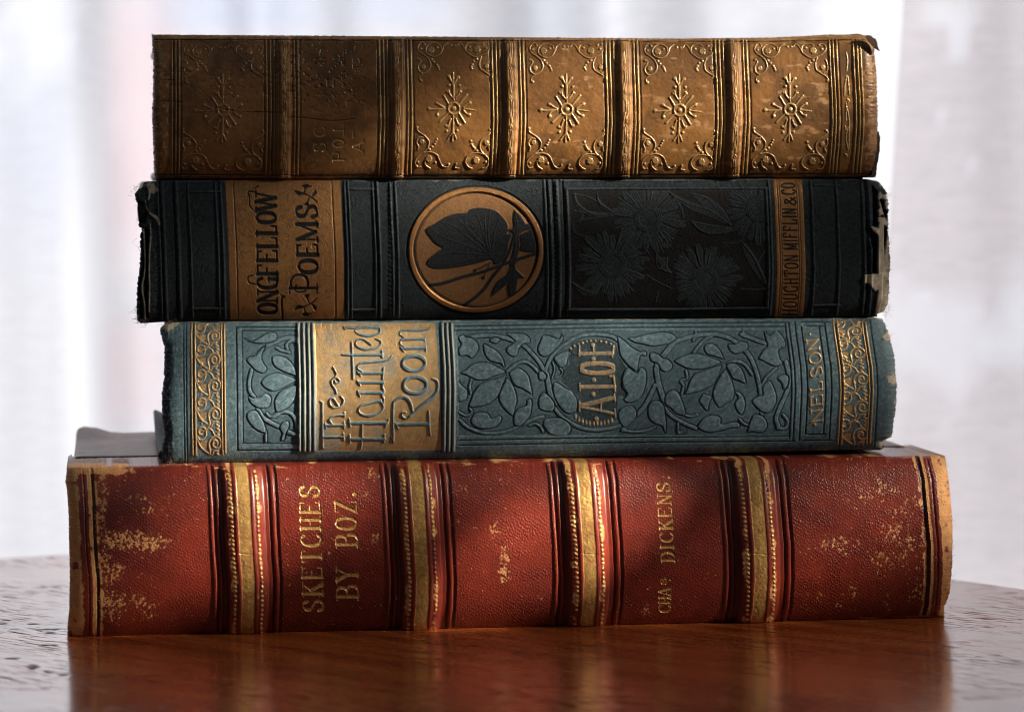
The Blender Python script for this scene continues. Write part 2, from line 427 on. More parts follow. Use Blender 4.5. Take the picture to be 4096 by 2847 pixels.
M_RED = binding('red_leather', (0.215, 0.026, 0.012), (0.115, 0.014, 0.008), (0.035, 0.006, 0.006), (0.60, 0.33, 0.12), (0.72, 0.46, 0.15), (0.5, 0.27, 0.09), rough=0.37, twill=False, bump=0.15, spec=0.55, goldmetal=0.55)
M_BROWN = binding('brown_calf', (0.23, 0.108, 0.029), (0.14, 0.064, 0.019), (0.035, 0.018, 0.009), (0.36, 0.20, 0.078), (0.66, 0.47, 0.20), (0.25, 0.12, 0.05), rough=0.38, twill=False, bump=0.3, spec=0.5)
M_BLACK = binding('black_cloth', (0.0032, 0.0085, 0.0130), (0.0025, 0.0055, 0.0090), (0.0042, 0.0030, 0.0030), (0.10, 0.135, 0.15), (0.40, 0.205, 0.075), (0.62, 0.56, 0.44), rough=0.7, bump=0.9, speck=0.25, spec=0.12)
M_TEAL = binding('teal_cloth', (0.070, 0.165, 0.222), (0.044, 0.112, 0.158), (0.006, 0.014, 0.018), (0.36, 0.46, 0.47), (0.72, 0.46, 0.18), (0.66, 0.58, 0.44), rough=0.68, bump=0.9, speck=0.45, spec=0.22)

def plain(name, col, rough=0.6, col2=None, scale=60.0, bump=0.0, bscale=400.0, spec=0.5):
    m, nt, b = nodes_of(name)
    pos = geo_pos(nt)
    c = mix(nt, ramp(nt, noise(nt, pos, scale, 5), 0.35, 0.7), col, col2 or tuple(0.7 * x for x in col))
    nt.links.new(c, b.inputs['Base Color']); b.inputs['Roughness'].default_value = rough; b.inputs['Specular IOR Level'].default_value = spec
    if bump:
        bp = N(nt, 'ShaderNodeBump'); bp.inputs['Strength'].default_value = bump; bp.inputs['Distance'].default_value = 0.0003
        nt.links.new(noise(nt, pos, bscale, 4), bp.inputs['Height']); nt.links.new(bp.outputs[0], b.inputs['Normal'])
    return m
M_PAGES, ntp, bpn = nodes_of('old_paper')
_pos = geo_pos(ntp, (30, 30, 2600))
_c = mix(ntp, ramp(ntp, noise(ntp, _pos, 1.0, 2), 0.3, 0.7), (0.50, 0.38, 0.22), (0.30, 0.21, 0.11))
ntp.links.new(_c, bpn.inputs['Base Color']); bpn.inputs['Roughness'].default_value = 0.85
M_COVER_RED = plain('red_board', (0.07, 0.024, 0.022), 0.45, (0.26, 0.14, 0.08), 75, 1.0, 500, 0.3)
M_COVER_BROWN = plain('brown_board', (0.12, 0.06, 0.03), 0.5, (0.07, 0.035, 0.02), 90, 0.4, 600)
M_COVER_BLACK = plain('black_board', (0.015, 0.02, 0.026), 0.6, (0.03, 0.035, 0.04), 300, 0.5, 1500)
M_COVER_TEAL = plain('teal_board', (0.022, 0.045, 0.058), 0.7, (0.012, 0.022, 0.03), 300, 0.5, 1500)  # darker than the spine cloth: the boards' shade is in the colour
M_TORN = plain('torn_leather', (0.045, 0.024, 0.014), 0.8, (0.09, 0.05, 0.028), 300, 0.6, 500)
M_THREAD_PALE = plain('pale_thread', (0.45, 0.42, 0.34), 0.85)
M_THREAD_DARK = plain('dark_thread', (0.05, 0.06, 0.06), 0.85, (0.12, 0.13, 0.11), 900)
M_THREAD_BROWN = plain('brown_thread', (0.17, 0.09, 0.045), 0.85)

# ------------------------------------------------------------------ turning the sheets into books
NRM = np.array([YAW, -1.0, 0.0]) / math.sqrt(1 + YAW * YAW)
ALONG = np.array([1.0, YAW, 0.0]) / math.sqrt(1 + YAW * YAW)
def unproject(px, py, off):
    a = (px - HX) / F_PX; b = -(py - HY) / F_PX
    t = (DCAM + 0.118 * YAW + off * math.sqrt(1 + YAW * YAW)) / (1 - YAW * a)
    return np.stack([t * a, t - DCAM, ZC + t * b], -1)

def build_spine(A, mat, root, back=0.006, y_off=0.0):
    fade = np.clip(A.edge / 8.0, 0, 1) * np.clip((1 - A.c) / 0.02, 0, 1)
    co = unproject(A.PX, A.PY, A.off + y_off) + (A.H * fade)[..., None] * NRM
    attr = np.stack([A.gold, A.wear, A.dark, A.fray], -1)
    # return the sheet at its four edges so that it is a shell and not a card
    wrapR = lambda e, s: e - NRM * s
    co = np.concatenate([wrapR(co[:1], back), wrapR(co[:1], back * 0.4), co, wrapR(co[-1:], back * 0.4), wrapR(co[-1:], back)], 0)
    attr = np.concatenate([attr[:1] * 0, attr[:1] * .5, attr, attr[-1:] * .5, attr[-1:] * 0], 0)
    reg = np.concatenate([np.zeros_like(A.reg[:1])] * 2 + [A.reg] + [np.zeros_like(A.reg[-1:])] * 2, 0)
    co = np.concatenate([wrapR(co[:, :1], 0.007) + ALONG * 0.001, co, wrapR(co[:, -1:], 0.007) - ALONG * 0.001], 1)
    attr = np.concatenate([attr[:, :1], attr, attr[:, -1:]], 1)
    reg = np.concatenate([reg[:, :1] * 0, reg, reg[:, -1:] * 0], 1)
    nv, nu = reg.shape
    idx = np.arange(nv * nu).reshape(nv, nu)
    F = np.stack([idx[:-1, :-1], idx[1:, :-1], idx[1:, 1:], idx[:-1, 1:]], -1).reshape(-1, 4)
    fr = np.max(np.stack([reg[:-1, :-1], reg[1:, :-1], reg[1:, 1:], reg[:-1, 1:]], -1), -1).ravel()
    co = co.reshape(-1, 3); attr = attr.reshape(-1, 4)
    made = {}
    for i in sorted(A.names):
        nm, par = A.names[i]
        f = F[fr == i]
        if len(f) == 0: continue
        used = np.unique(f); remap = np.zeros(len(co), np.int32); remap[used] = np.arange(len(used))
        made[i] = mesh_obj(nm, co[used], remap[f], mat, root if par is None else made[par], attr[used])
    return made

def slab(name, mat, root, x0, x1, d0, d1, z0, z1, rnd=0.0012, curl=None, nx=60, nd=40, base=None):
    """A board: x0,x1 along the spine, d0,d1 depth behind it, z0..z1, edges rounded; curl(u,w) lifts it."""
    u = np.concatenate([[0, 0.0015, 0.004], np.linspace(0.01, 0.99, nx), [0.996, 0.9985, 1]])
    w = np.concatenate([[0, 0.004, 0.012], np.linspace(0.03, 0.97, nd), [0.988, 0.996, 1]])
    U, W = np.meshgrid(u, w)
    X = x0 + (x1 - x0) * U; Dp = d0 + (d1 - d0) * W
    e = np.minimum(np.minimum(X - x0, x1 - X), np.minimum(Dp - d0, d1 - Dp))
    q = np.clip(1 - e / rnd, 0, 1); r = rnd * (1 - np.sqrt(np.clip(1 - q * q, 0, 1)))
    lift = curl(U, W) if curl else 0 * U
    org = np.array([0, 0.118 * YAW, 0.0])
    def pts(z): return org + X[..., None] * ALONG - Dp[..., None] * NRM + z[..., None] * np.array([0, 0, 1.0])
    top = pts(z1 - r + lift); bot = pts(z0 + r + lift)
    nv, nu = X.shape; n = nv * nu
    idx = np.arange(n).reshape(nv, nu)
    Ft = np.stack([idx[:-1, :-1], idx[:-1, 1:], idx[1:, 1:], idx[1:, :-1]], -1).reshape(-1, 4)
    Fb = Ft[:, ::-1] + n
    ring = np.concatenate([idx[0, :], idx[1:, -1], idx[-1, -2::-1], idx[-2:0:-1, 0]])
    nx_ = np.roll(ring, -1)
    Fs = np.stack([ring, ring + n, nx_ + n, nx_], -1)
    return mesh_obj(name, np.concatenate([top.reshape(-1, 3), bot.reshape(-1, 3)]), np.concatenate([Ft, Fb, Fs]), mat, root)

def fibres(name, root, mat, spots, n, length, rad, seed, outward):
    """Loose threads: thin bent three-sided tubes."""
    r = np.random.default_rng(seed); V = []; Fc = []
    for i in range(n):
        sx, sy, jx, jy = spots[r.integers(len(spots))]
        p = unproject(np.array(sx + r.normal(0, jx)), np.array(sy + r.normal(0, jy)), 0.0005 + 0.002 * r.random())
        d = np.array([outward + r.normal(0, .6), r.normal(0, .5) - .2, r.normal(0, .8)]); d /= np.linalg.norm(d)
        L = length * (0.4 + r.random()); bend = r.normal(0, 0.45, 3)
        k = len(V)
        for j in range(4):
            t = j / 3; c = p + d * L * t + bend * L * t * t * 0.6
            a = np.cross(d, [0.3, 1, 0.2]); a /= np.linalg.norm(a); b2 = np.cross(d, a)
            for q in range(3):
                an = q * 2.0944; V.append(c + rad * (1 - 0.6 * t) * (math.cos(an) * a + math.sin(an) * b2))
        for j in range(3):
            for q in range(3):
                Fc.append([k + j * 3 + q, k + j * 3 + (q + 1) % 3, k + j * 3 + 3 + (q + 1) % 3, k + j * 3 + 3 + q])
    o = mesh_obj(name, np.array(V), np.array(Fc), mat, root); tag(o, kind='stuff'); return o

def weave(A, ang, period, seed, hgt, lift, goldcut):
    """Diagonal cloth weave: height, rubbed thread tops, and broken gilding."""
    c, s_ = math.cos(ang), math.sin(ang)
    U = A.PX * c + A.PY * s_; V = -A.PX * s_ + A.PY * c
    ph = 2.0 * vnoise(V, U, 40, 12, seed)
    t = 0.5 + 0.5 * np.sin(2 * np.pi * V / period + ph); k = vnoise(U, V, 7.0, 4.0, seed + 1)
    t = t * (0.35 + 0.9 * k)
    A.H += hgt * t; A.gold *= 1 - goldcut * (1 - np.clip(t * 1.4, 0, 1))
    A.wear = np.maximum(A.wear, lift * np.clip((t - 0.55) * 2.2, 0, 1) * (A.gold < 0.2) * (1 - 0.8 * A.dark))
    A.dark = np.maximum(A.dark, 0.35 * np.clip(0.35 - t, 0, 1) * 2 * (A.gold < 0.2))

def blob(A, pts, sx, sy, amp=1.0):
    m = np.zeros_like(A.H)
    for x, y, *k in pts:
        kx = k[0] if k else 1.0
        m = np.maximum(m, amp * np.exp(-(((A.PX - x) / (sx * kx)) ** 2 + ((A.PY - y) / (sy * kx)) ** 2)))
    return m
MM = 1e-3
def xw(px, off=0.0): return float(np.dot(unproject(np.array(float(px)), np.array(HY), off) - np.array([0, 0.118 * YAW, 0]), ALONG))

# ------------------------------------------------------------------ table and curtain
def build_table():
    # top: a disc, measured in the plane of the table
    cx, cy, R = -0.047, -0.055, 0.2475
    m, nt, b = nodes_of('polished_wood')
    tc = N(nt, 'ShaderNodeTexCoord')
    mp = N(nt, 'ShaderNodeMapping'); mp.inputs['Rotation'].default_value = (0, 0, math.radians(38)); nt.links.new(tc.outputs['Object'], mp.inputs['Vector'])
    st = N(nt, 'ShaderNodeMapping'); st.inputs['Scale'].default_value = (14, 150, 40); nt.links.new(mp.outputs[0], st.inputs['Vector'])
    pr = N(nt, 'ShaderNodeMapping'); pr.inputs['Scale'].default_value = (120, 1100, 40); nt.links.new(mp.outputs[0], pr.inputs['Vector'])
    g1 = noise(nt, st.outputs[0], 1.0, 6, 0.65); g2 = noise(nt, pr.outputs[0], 1.0, 2, 0.5)
    c = mix(nt, ramp(nt, g1, 0.36, 0.62), (0.25, 0.050, 0.014), (0.50, 0.130, 0.034))
    pores = ramp(nt, g2, 0.545, 0.61)
    pz = mathn(nt, 'MULTIPLY', pores, ramp(nt, noise(nt, mp.outputs[0], 28.0, 2), 0.35, 0.58))
    c = mix(nt, mathn(nt, 'MULTIPLY', pz, 0.6), c, (0.012, 0.005, 0.003))
    at = N(nt, 'ShaderNodeAttribute', attribute_name='mask'); sep = N(nt, 'ShaderNodeSeparateColor'); nt.links.new(at.outputs['Color'], sep.inputs[0])
    c = mix(nt, sep.outputs[0], c, (0.008, 0.005, 0.004))
    nt.links.new(c, b.inputs['Base Color'])
    sm = ramp(nt, noise(nt, mp.outputs[0], 22.0, 4), 0.35, 0.7)
    ro = fmix(nt, sm, 0.13, 0.23); ro = fmix(nt, mathn(nt, 'MULTIPLY', pz, 0.8), ro, 0.6); ro = fmix(nt, sep.outputs[0], ro, 0.8)
    nt.links.new(ro, b.inputs['Roughness']); b.inputs['IOR'].default_value = 1.5; nt.links.new(mathn(nt, 'SUBTRACT', 0.35, mathn(nt, 'MULTIPLY', mathn(nt, 'MAXIMUM', pz, sep.outputs[0]), 0.35)), b.inputs['Coat Weight']); b.inputs['Coat Roughness'].default_value = 0.2
    sl = N(nt, 'ShaderNodeMath', operation='MULTIPLY_ADD'); nt.links.new(mathn(nt, 'MAXIMUM', pz, sep.outputs[0]), sl.inputs[0]); sl.inputs[1].default_value = -0.5; sl.inputs[2].default_value = 0.5
    nt.links.new(sl.outputs[0], b.inputs['Specular IOR Level'])
    bp = N(nt, 'ShaderNodeBump'); bp.inputs['Strength'].default_value = 0.02; bp.inputs['Distance'].default_value = 0.0003
    h = mathn(nt, 'SUBTRACT', mathn(nt, 'MULTIPLY', noise(nt, st.outputs[0], 2.0, 3), 0.4), pz)
    nt.links.new(h, bp.inputs['Height']); nt.links.new(bp.outputs[0], b.inputs['Normal'])
    # polar sheet, rings dense where the photograph looks at it
    na, nr = 900, 420
    r = R * np.concatenate([np.linspace(0.0001, 0.985, nr), 1 - 0.015 * (1 - np.sin(np.linspace(0.1, 1, 8) * np.pi / 2)), ])
    th = np.linspace(0, 2 * np.pi, na, endpoint=False)
    Rr, T = np.meshgrid(r, th, indexing='ij')
    Z = np.zeros_like(Rr); e = np.clip((Rr / R - 0.985) / 0.015, 0, 1); Z -= 0.0035 * (1 - np.sqrt(np.clip(1 - e ** 2, 0, 1)))
    X = cx + Rr * np.cos(T); Y = cy + Rr * np.sin(T)
    # gouges in the top, left of the stack
    K6 = Crop(0, 2136, 0.446)
    mk = np.zeros_like(X)
    dd = DCAM + Y; PX = HX + X / dd * F_PX; PY = HY + ZC / dd * F_PX
    for (x, y, hw, hh) in ((455, 850, 92, 9), (300, 803, 60, 5), (440, 993, 90, 7), (295, 1190, 62, 26), (440, 1232, 55, 15), (55, 770, 45, 6), (30, 800, 40, 5), (110, 1112, 80, 7), (570, 1262, 55, 8), (445, 880, 42, 5), (1660, 1325, 110, 9), (2010, 1330, 100, 14), (2080, 1290, 90, 10)):
        q = K6('%f,%f' % (x, y))[0]; hw, hh = hw * .446, max(hh * .446, 3.0)
        wob = 0.9 * vnoise(PX, PY, 16, 4, 31)
        d = ((PX - q[0]) / hw) ** 2 + ((PY - q[1]) / hh) ** 2 + wob * 1.5 - 0.55
        mk = np.maximum(mk, np.clip((1 - d) * 2.5, 0, 1) * (0.75 if x < 1000 else 0.3))
    Z -= 0.00025 * mk
    V = np.stack([X, Y, Z], -1).reshape(-1, 3)
    n = len(r); idx = np.arange(n * na).reshape(n, na); nx = np.roll(idx, -1, 1)
    F = np.stack([idx[:-1], idx[1:], nx[1:], nx[:-1]], -1).reshape(-1, 4)
    # edge and underside
    under = []
    prof = [(R, -0.006), (R, -0.016), (R - 0.004, -0.020), (R - 0.05, -0.0205), (0.01, -0.0205)]
    k0 = len(V)
    for (rr, z) in prof: under.append(np.stack([cx + rr * np.cos(th), cy + rr * np.sin(th), np.full(na, z)], -1))
    V = np.concatenate([V] + under)
    last = idx[-1]; FF = [F]
    for i in range(len(prof)):
        cur = k0 + i * na + np.arange(na)
        FF.append(np.stack([last, cur, np.roll(cur, -1), np.roll(last, -1)], -1)); last = cur
    ins = idx[0]; c0 = len(V); V = np.concatenate([V, [[cx, cy, 0]]])
    FF.append(np.stack([np.full(na, c0), ins, np.roll(ins, -1), np.full(na, c0)], -1)[:, [0, 1, 2, 2]])
    Fq = np.concatenate(FF[:-1])
    A4 = np.zeros((len(V), 4), np.float32); A4[:n * na, 0] = mk.ravel()
    root = empty('round_table', (cx, cy, -0.0205)); tag(root, 'round polished red-brown wooden table with small dark nicks, under the stack of books', 'table')
    mesh_obj('table_top', V, Fq, m, root, A4)
    # pedestal below the top
    pr_ = [(0.05, -0.0205), (0.055, -0.05), (0.032, -0.09), (0.04, -0.2), (0.03, -0.3), (0.045, -0.42), (0.10, -0.46), (0.14, -0.50), (0.0, -0.50)]
    t2 = th[::15]; k = len(t2)
    Vq = np.concatenate([np.stack([cx + a * np.cos(t2), cy + a * np.sin(t2), np.full(k, z)], -1) for a, z in pr_])
    Fq2 = []
    for i in range(len(pr_) - 1):
        a = i * k + np.arange(k); b_ = a + k
        Fq2.append(np.stack([a, b_, np.roll(b_, -1), np.roll(a, -1)], -1))
    mesh_obj('pedestal', Vq, np.concatenate(Fq2), m, root)
build_table()

def curtain_material(name, col, thin, transp, lace):
    m = bpy.data.materials.new(name); m.use_nodes = True; nt = m.node_tree; nt.nodes.clear()
    out = N(nt, 'ShaderNodeOutputMaterial')
    pos = geo_pos(nt); at = N(nt, 'ShaderNodeAttribute', attribute_name='mask'); sep = N(nt, 'ShaderNodeSeparateColor'); nt.links.new(at.outputs['Color'], sep.inputs[0])
    st = N(nt, 'ShaderNodeMapping'); st.inputs['Scale'].default_value = (90, 90, 300); nt.links.new(pos, st.inputs['Vector'])
    th = ramp(nt, noise(nt, st.outputs[0], 1.0, 3), 0.3, 0.75)
    c = mix(nt, mathn(nt, 'MULTIPLY', th, lace), col, tuple(0.72 * x for x in col))
    c = mix(nt, sep.outputs[0], c, (0.97, 0.97, 0.98))
    c = mix(nt, sep.outputs[1], c, (0.86, 0.72, 0.73))  # pink from outdoors showing through, painted into the fabric
    c = mix(nt, sep.outputs[2], c, (0.66, 0.72, 0.86))  # blue from outdoors showing through, painted into the fabric
    tr = N(nt, 'ShaderNodeBsdfTranslucent'); nt.links.new(c, tr.inputs['Color'])
    df = N(nt, 'ShaderNodeBsdfDiffuse'); nt.links.new(c, df.inputs['Color'])
    tp = N(nt, 'ShaderNodeBsdfTransparent')
    m1 = N(nt, 'ShaderNodeMixShader'); m1.inputs[0].default_value = thin; nt.links.new(df.outputs[0], m1.inputs[1]); nt.links.new(tr.outputs[0], m1.inputs[2])
    m2 = N(nt, 'ShaderNodeMixShader'); m2.inputs[0].default_value = transp; nt.links.new(m1.outputs[0], m2.inputs[1]); nt.links.new(tp.outputs[0], m2.inputs[2])
    nt.links.new(m2.outputs[0], out.inputs['Surface']); return m

def curtain(name, label, x0f, x1, y, z0, z1, amp, seed, mat, motifs, nx=420, nz=220, hem=0.0):
    z = np.linspace(z0, z1, nz); s = np.linspace(0, 1, nx)
    S, Zz = np.meshgrid(s, z)
    xa = np.array([x0f(q) for q in z])[:, None]
    X = xa + (x1 - xa) * S
    def n1(v, p, sd): return vnoise(v, v * 0 + 3.3, p, p, sd) - 0.5
    drift = 0.02 * np.sin(Zz * 2.0)
    Y = y + amp * (2.2 * n1(X + drift, 0.075, seed) + 1.2 * n1(X + drift * 1.5, 0.031, seed + 3) + 0.4 * n1(X, 0.013, seed + 5)) * (0.8 + 0.3 * Zz)
    A = np.zeros(X.shape + (4,), np.float32); A[..., 3] = 1
    dd = DCAM + Y; PX = HX + X / dd * F_PX; PY = HY - (Zz - ZC) / dd * F_PX
    for (ch, px, py, rx, ry, k) in motifs:  # lace motifs, and painted tints of the light outdoors
        A[..., ch] = np.maximum(A[..., ch], k * np.exp(-(np.abs((PX - px) / rx) ** 4 + np.abs((PY - py) / ry) ** 4)))
    lace = np.clip((fbm(X * 1000, Zz * 1000, 55, seed + 7, 4) - 0.56) * 7, 0, 1)
    A[..., 0] = np.maximum(A[..., 0], 0.75 * lace)
    V = np.stack([X, Y, Zz], -1).reshape(-1, 3); idx = np.arange(nx * nz).reshape(nz, nx)
    F = np.stack([idx[:-1, :-1], idx[:-1, 1:], idx[1:, 1:], idx[1:, :-1]], -1).reshape(-1, 4)
    o = mesh_obj(name, V, F, mat, None, A.reshape(-1, 4)); tag(o, label, 'curtain', 'sheer curtains behind the books'); return o

M_SHEER = curtain_material('sheer_voile', (0.81, 0.81, 0.84), 0.80, 0.10, 0.3)
M_NET = curtain_material('net_lace', (0.82, 0.75, 0.74), 0.80, 0.22, 0.4)
D2 = 4096 / 2296.0
curtain('sheer_curtain', 'white sheer voile curtain hanging in soft folds across the whole background', lambda q: -0.75, 0.85, 0.315, -0.55, 0.75, 0.030, 11, M_SHEER,
        [(1, 320 * D2, 280 * D2, 85 * D2, 330 * D2, 0.9), (1, 300 * D2, 830 * D2, 75 * D2, 120 * D2, 0.7),  # pink and blue patches: outdoor light painted onto the voile
         (2, 550 * D2, 20 * D2, 190 * D2, 50 * D2, 0.7), (2, 880 * D2, 10 * D2, 130 * D2, 40 * D2, 0.55), (2, 60 * D2, 260 * D2, 110 * D2, 300 * D2, 0.28),
         (2, 1240 * D2, 30 * D2, 90 * D2, 60 * D2, 0.3), (0, 190 * D2, 760 * D2, 50 * D2, 500 * D2, 0.8), (0, 1950 * D2, 500 * D2, 60 * D2, 900 * D2, 0.9)])
curtain('net_curtain', 'pinkish net lace panel with white motifs hanging in front at the right', lambda q: 0.1375 + 0.065 * (q - 0.12), 0.85, 0.275, -0.55, 0.75, 0.013, 23, M_NET,
        [(0, 2240 * D2, 770 * D2, 85 * D2, 50 * D2, 1.0), (0, 2290 * D2, 710 * D2, 50 * D2, 70 * D2, 1.0), (0, 2130 * D2, 30 * D2, 70 * D2, 30 * D2, 0.9),
         (0, 2150 * D2, 80 * D2, 26 * D2, 55 * D2, 0.9), (0, 2110 * D2, 270 * D2, 14 * D2, 14 * D2, 0.6), (0, 2240 * D2, 690 * D2, 20 * D2, 20 * D2, 0.6), (0, 2180 * D2, 370 * D2, 16 * D2, 18 * D2, .5)])

# ------------------------------------------------------------------ the red book
def red_book():
    root = empty('red_book', (0, 0.05, 0))
    tag(root, 'thick worn red leather book with three gilt raised-band strips, lying at the bottom of the stack', 'book', 'old books in the stack')
    root['label'] = 'thick worn red leather book with gold striped raised bands, bottom of the stack'
    A = Art('266,1868 261,1897 268,1937 274,2026 276,2133 279,2270 277,2404 270,2466 268,2529 283,2544',
            '3759,1823 3781,1848 3790,1915 3799,1982 3808,2093 3810,2136 3810,2292 3799,2413 3786,2457 3777,2466',
            '266,1869 400,1865 738,1859 1300,1852 2000,1842 2830,1834 3655,1821 3760,1822', '266,2546 401,2549 847,2538 1300,2529 2100,2511 3072,2489 3696,2468 3780,2465',
            '362,1860 368,1897 375,2004 379,2133 384,2225 393,2314 395,2426 393,2540', '3668,1825 3672,1839 3690,1915 3706,2093 3715,2180 3715,2314 3706,2421 3693,2475',
            0.0075, 0.0040, 2.3, 1, 1.1)
    X, Y = A.PX, A.PY
    KL = Crop(200, 1660, 0.8275)
    bands = (983, 1681, 2352, 3036)       # middle of each raised band at mid height
    flat = np.zeros_like(A.H)
    # bands
    for bc in bands:
        t = A.AX - bc
        prof = smoothstep((t + 92) / 26) * smoothstep((86 - t) / 34)
        A.H += 0.0017 * prof
        flat = np.maximum(flat, np.clip((130 - np.abs(t)) / 10, 0, 1))
        L = A.layer(); L.vline(bc - 34, 6, rnd=True).vline(bc + 34, 6, rnd=True); A.H += 0.00018 * L.h
        g = A.layer(); g.band(bc - 26, bc + 25, 1800, 2560); g2 = np.clip(1 - np.abs(t) / 31, 0, 1) > 0
        A.gold = np.maximum(A.gold, g.m * np.clip(0.55 + 1.1 * (fbm(X, Y, 26, int(bc) + 9, 4) - 0.35), 0.35, 0.95)); A.H -= 0.00008 * g.h; A.H += 0.0007 * np.clip(1 - (t / 66) ** 2, 0, 1) + 0.00018 * (fbm(X, Y, 9, int(bc) + 2, 2) - 0.5) * g.m
        ck = A.layer(); ck.stroke(np.array([[A.PX[A.nv // 2 + k_, int(np.argmin(np.abs(A.AX[A.nv // 2 + k_] - (bc - 30))))], A.PY[A.nv // 2 + k_, 0]] for k_ in (0,)] + [[bc + 34, A.PY[A.nv // 2, 0] + 6]]), 1.2, False); A.H -= 0.0003 * ck.h; A.dark = np.maximum(A.dark, ck.m * .7)
        dl = A.layer(); k = 0
        for side in (-52, 55):
            for y in np.arange(1880, 2530, 18.5):
                xx = np.interp(y, [1860, 2190, 2540], [0, 0, 0]) + bc + side
                # follow the lean of the tooling
                j = np.searchsorted(A.mxy, y); j = min(j, A.nv - 1)
                i = int(np.argmin(np.abs(A.AX[j] - xx))); dl.dot(A.PX[j, i], y + RNG.normal(0, .8), 6.0, 5.2)
        keep = vnoise(X, Y, 30, 50, int(bc)) > 0.25
        A.gold = np.maximum(A.gold, dl.m * keep); A.H += 0.00022 * dl.h
        # plain tooled lines on both sides
        L = A.layer(); L.vline(bc - 131, 7, rnd=True).vline(bc - 105, 5, rnd=True).vline(bc + 118, 7, rnd=True); A.H += 0.0004 * L.h
        L = A.layer(); L.vline(bc - 118, 5).vline(bc + 104, 4).vline(bc + 133, 6); A.H -= 0.0005 * L.h; A.dark = np.maximum(A.dark, 0.6 * L.m)
        flank_shade = smoothstep((t + 110) / 12) * smoothstep((-66 - t) / 12)
        A.dark = np.maximum(A.dark, 0.75 * flank_shade)  # shade on the left of each band, painted into the dark mask
    # end fillets
    L = A.layer(); L.vline(381, 7).vline(3714, 8); A.H -= 0.0006 * L.h; A.dark = np.maximum(A.dark, L.m)
    L = A.layer(); L.vline(345, 3).vline(3752, 4); A.H -= 0.0003 * L.h
    # grain
    f1, f2 = worley(X, Y, 8.5, 12.5, 3, 0.55); f1b, f2b = worley(X, Y, 5.5, 6.5, 9, 0.3)
    pebble = np.clip((f2 - f1) * 1.6, 0, 1); peb2 = np.clip((f2b - f1b) * 1.6, 0, 1)
    gr = (1 - flat * 0.8) * (0.35 + 0.65 * vnoise(X, Y, 60, 40, 4))
    A.H += 0.00019 * gr * pebble ** 0.6 + 0.00007 * gr * peb2
    A.dark = np.maximum(A.dark, 0.8 * (1 - np.clip(pebble * 3.2, 0, 1)) * gr)
    # lettering, stamped in gold
    lt = A.layer()
    text_up(lt, 'SKETCHES', 1660 + .8275 * 948, 1660 + .8275 * 338, 200 + .8275 * 1322, 200 + .8275 * 1302, 78, 6.5, 2.6, gap=0.34)
    text_up(lt, 'BY', 1660 + .8275 * 885, 1660 + .8275 * 738, 200 + .8275 * 1491, 200 + .8275 * 1487, 84, 6.5, 2.6, gap=0.3)
    text_up(lt, 'BOZ.', 1660 + .8275 * 632, 1660 + .8275 * 368, 200 + .8275 * 1487, 200 + .8275 * 1480, 84, 6.5, 2.6, gap=0.36)
    m1 = lt.m > 0.5
    lt2 = A.layer(); y = lambda c: 1780 + .8275 * c; xx = lambda c: 2000 + .8275 * c
    text_up(lt2, 'CHA', y(805), y(690), xx(826), xx(826), 46, 4.6, 2.0, gap=0.18)
    text_up(lt2, 'S', y(672), y(640), xx(806), xx(806), 22, 3.0, 1.8, gap=0.2)
    lt2.dot(xx(824), y(648), 4)
    text_up(lt2, 'DICKENS', y(562), y(178), xx(846), xx(822), 52, 5.0, 2.2, gap=0.32)
    lt2.dot(xx(818), y(155), 5)
    for l in (lt, lt2):
        A.H -= 0.00022 * l.h; keep = np.clip(vnoise(X, Y, 9, 9, 77) * 3 - 0.1, 0.45, 1)
        A.gold = np.maximum(A.gold, l.m * keep); A.dark = np.where(l.m > 0.3, np.minimum(A.dark, 0.2), A.dark)
    # wear: scuffs take the tops of the pebbles first
    q = KL
    dens = blob(A, q('400,610 480,620 330,600'), 95, 40, 0.62)
    dens = np.maximum(dens, blob(A, q('440,400 520,430 580,400 470,460'), 70, 22, 0.40))
    dens = np.maximum(dens, blob(A, q('270,700 300,760 280,900 300,950 330,900'), 50, 60, 0.55))
    dens = np.maximum(dens, blob(A, q('430,880 480,920 410,900'), 60, 40, 0.42))
    dens = np.maximum(dens, blob(A, q('260,320 250,420 245,520'), 30, 90, 0.45))
    dens = np.maximum(dens, blob(A, q('2210,680 2200,760 2150,570'), 26, 50, 0.46))
    dens = np.maximum(dens, blob(A, q('1560,300 1580,600 1540,380'), 30, 36, 0.36))
    dens = np.maximum(dens, blob(A, q('2010,360 1960,520 2100,760'), 36, 40, 0.30))
    K5 = Crop(2000, 1780, .8275)
    dens = np.maximum(dens, blob(A, K5('1760,250 1880,220 1960,300 1640,480 1900,420 1830,560 1960,560 1880,600'), 80, 62, 0.42))
    dens = np.maximum(dens, blob(A, K5('1980,420 2010,560 2010,300 2030,690 2000,760'), 45, 90, 0.47))
    dens = np.maximum(dens, blob(A, K5('1550,740 1710,700 1880,760 1640,770'), 26, 40, 0.45))
    dens = np.maximum(dens, blob(A, K5('560,790 590,760 720,790 250,400 200,730 30,560'), 34, 30, 0.40))
    sc = fbm(X, Y, 60, 12, 4, 1.2); sc2 = fbm(X, Y, 15, 15, 3)
    pr = np.clip(1.75 * dens + 0.9 * (sc - 0.5) - 0.22, 0, 1.1) * (dens > 0.04) * np.where(X > 2100, 0.62, 0.95)
    i1, g1 = cells(X, Y, 8.5, 12.5, 3, 0.55); i2, g2 = cells(X, Y, 5.0, 6.0, 29, 0.4)
    gap = np.clip(1.25 - 1.2 * pr, 0.02, 1)
    w1 = np.clip((pr * 0.75 - i1) * 6, 0, 1) * np.clip((g1 - 0.16 * gap) * 7, 0, 1); w2 = np.clip((pr * 0.5 - i2) * 6, 0, 1) * np.clip((g2 - 0.16 * gap) * 7, 0, 1)
    A.wear = np.maximum(w1, w2 * 0.9)
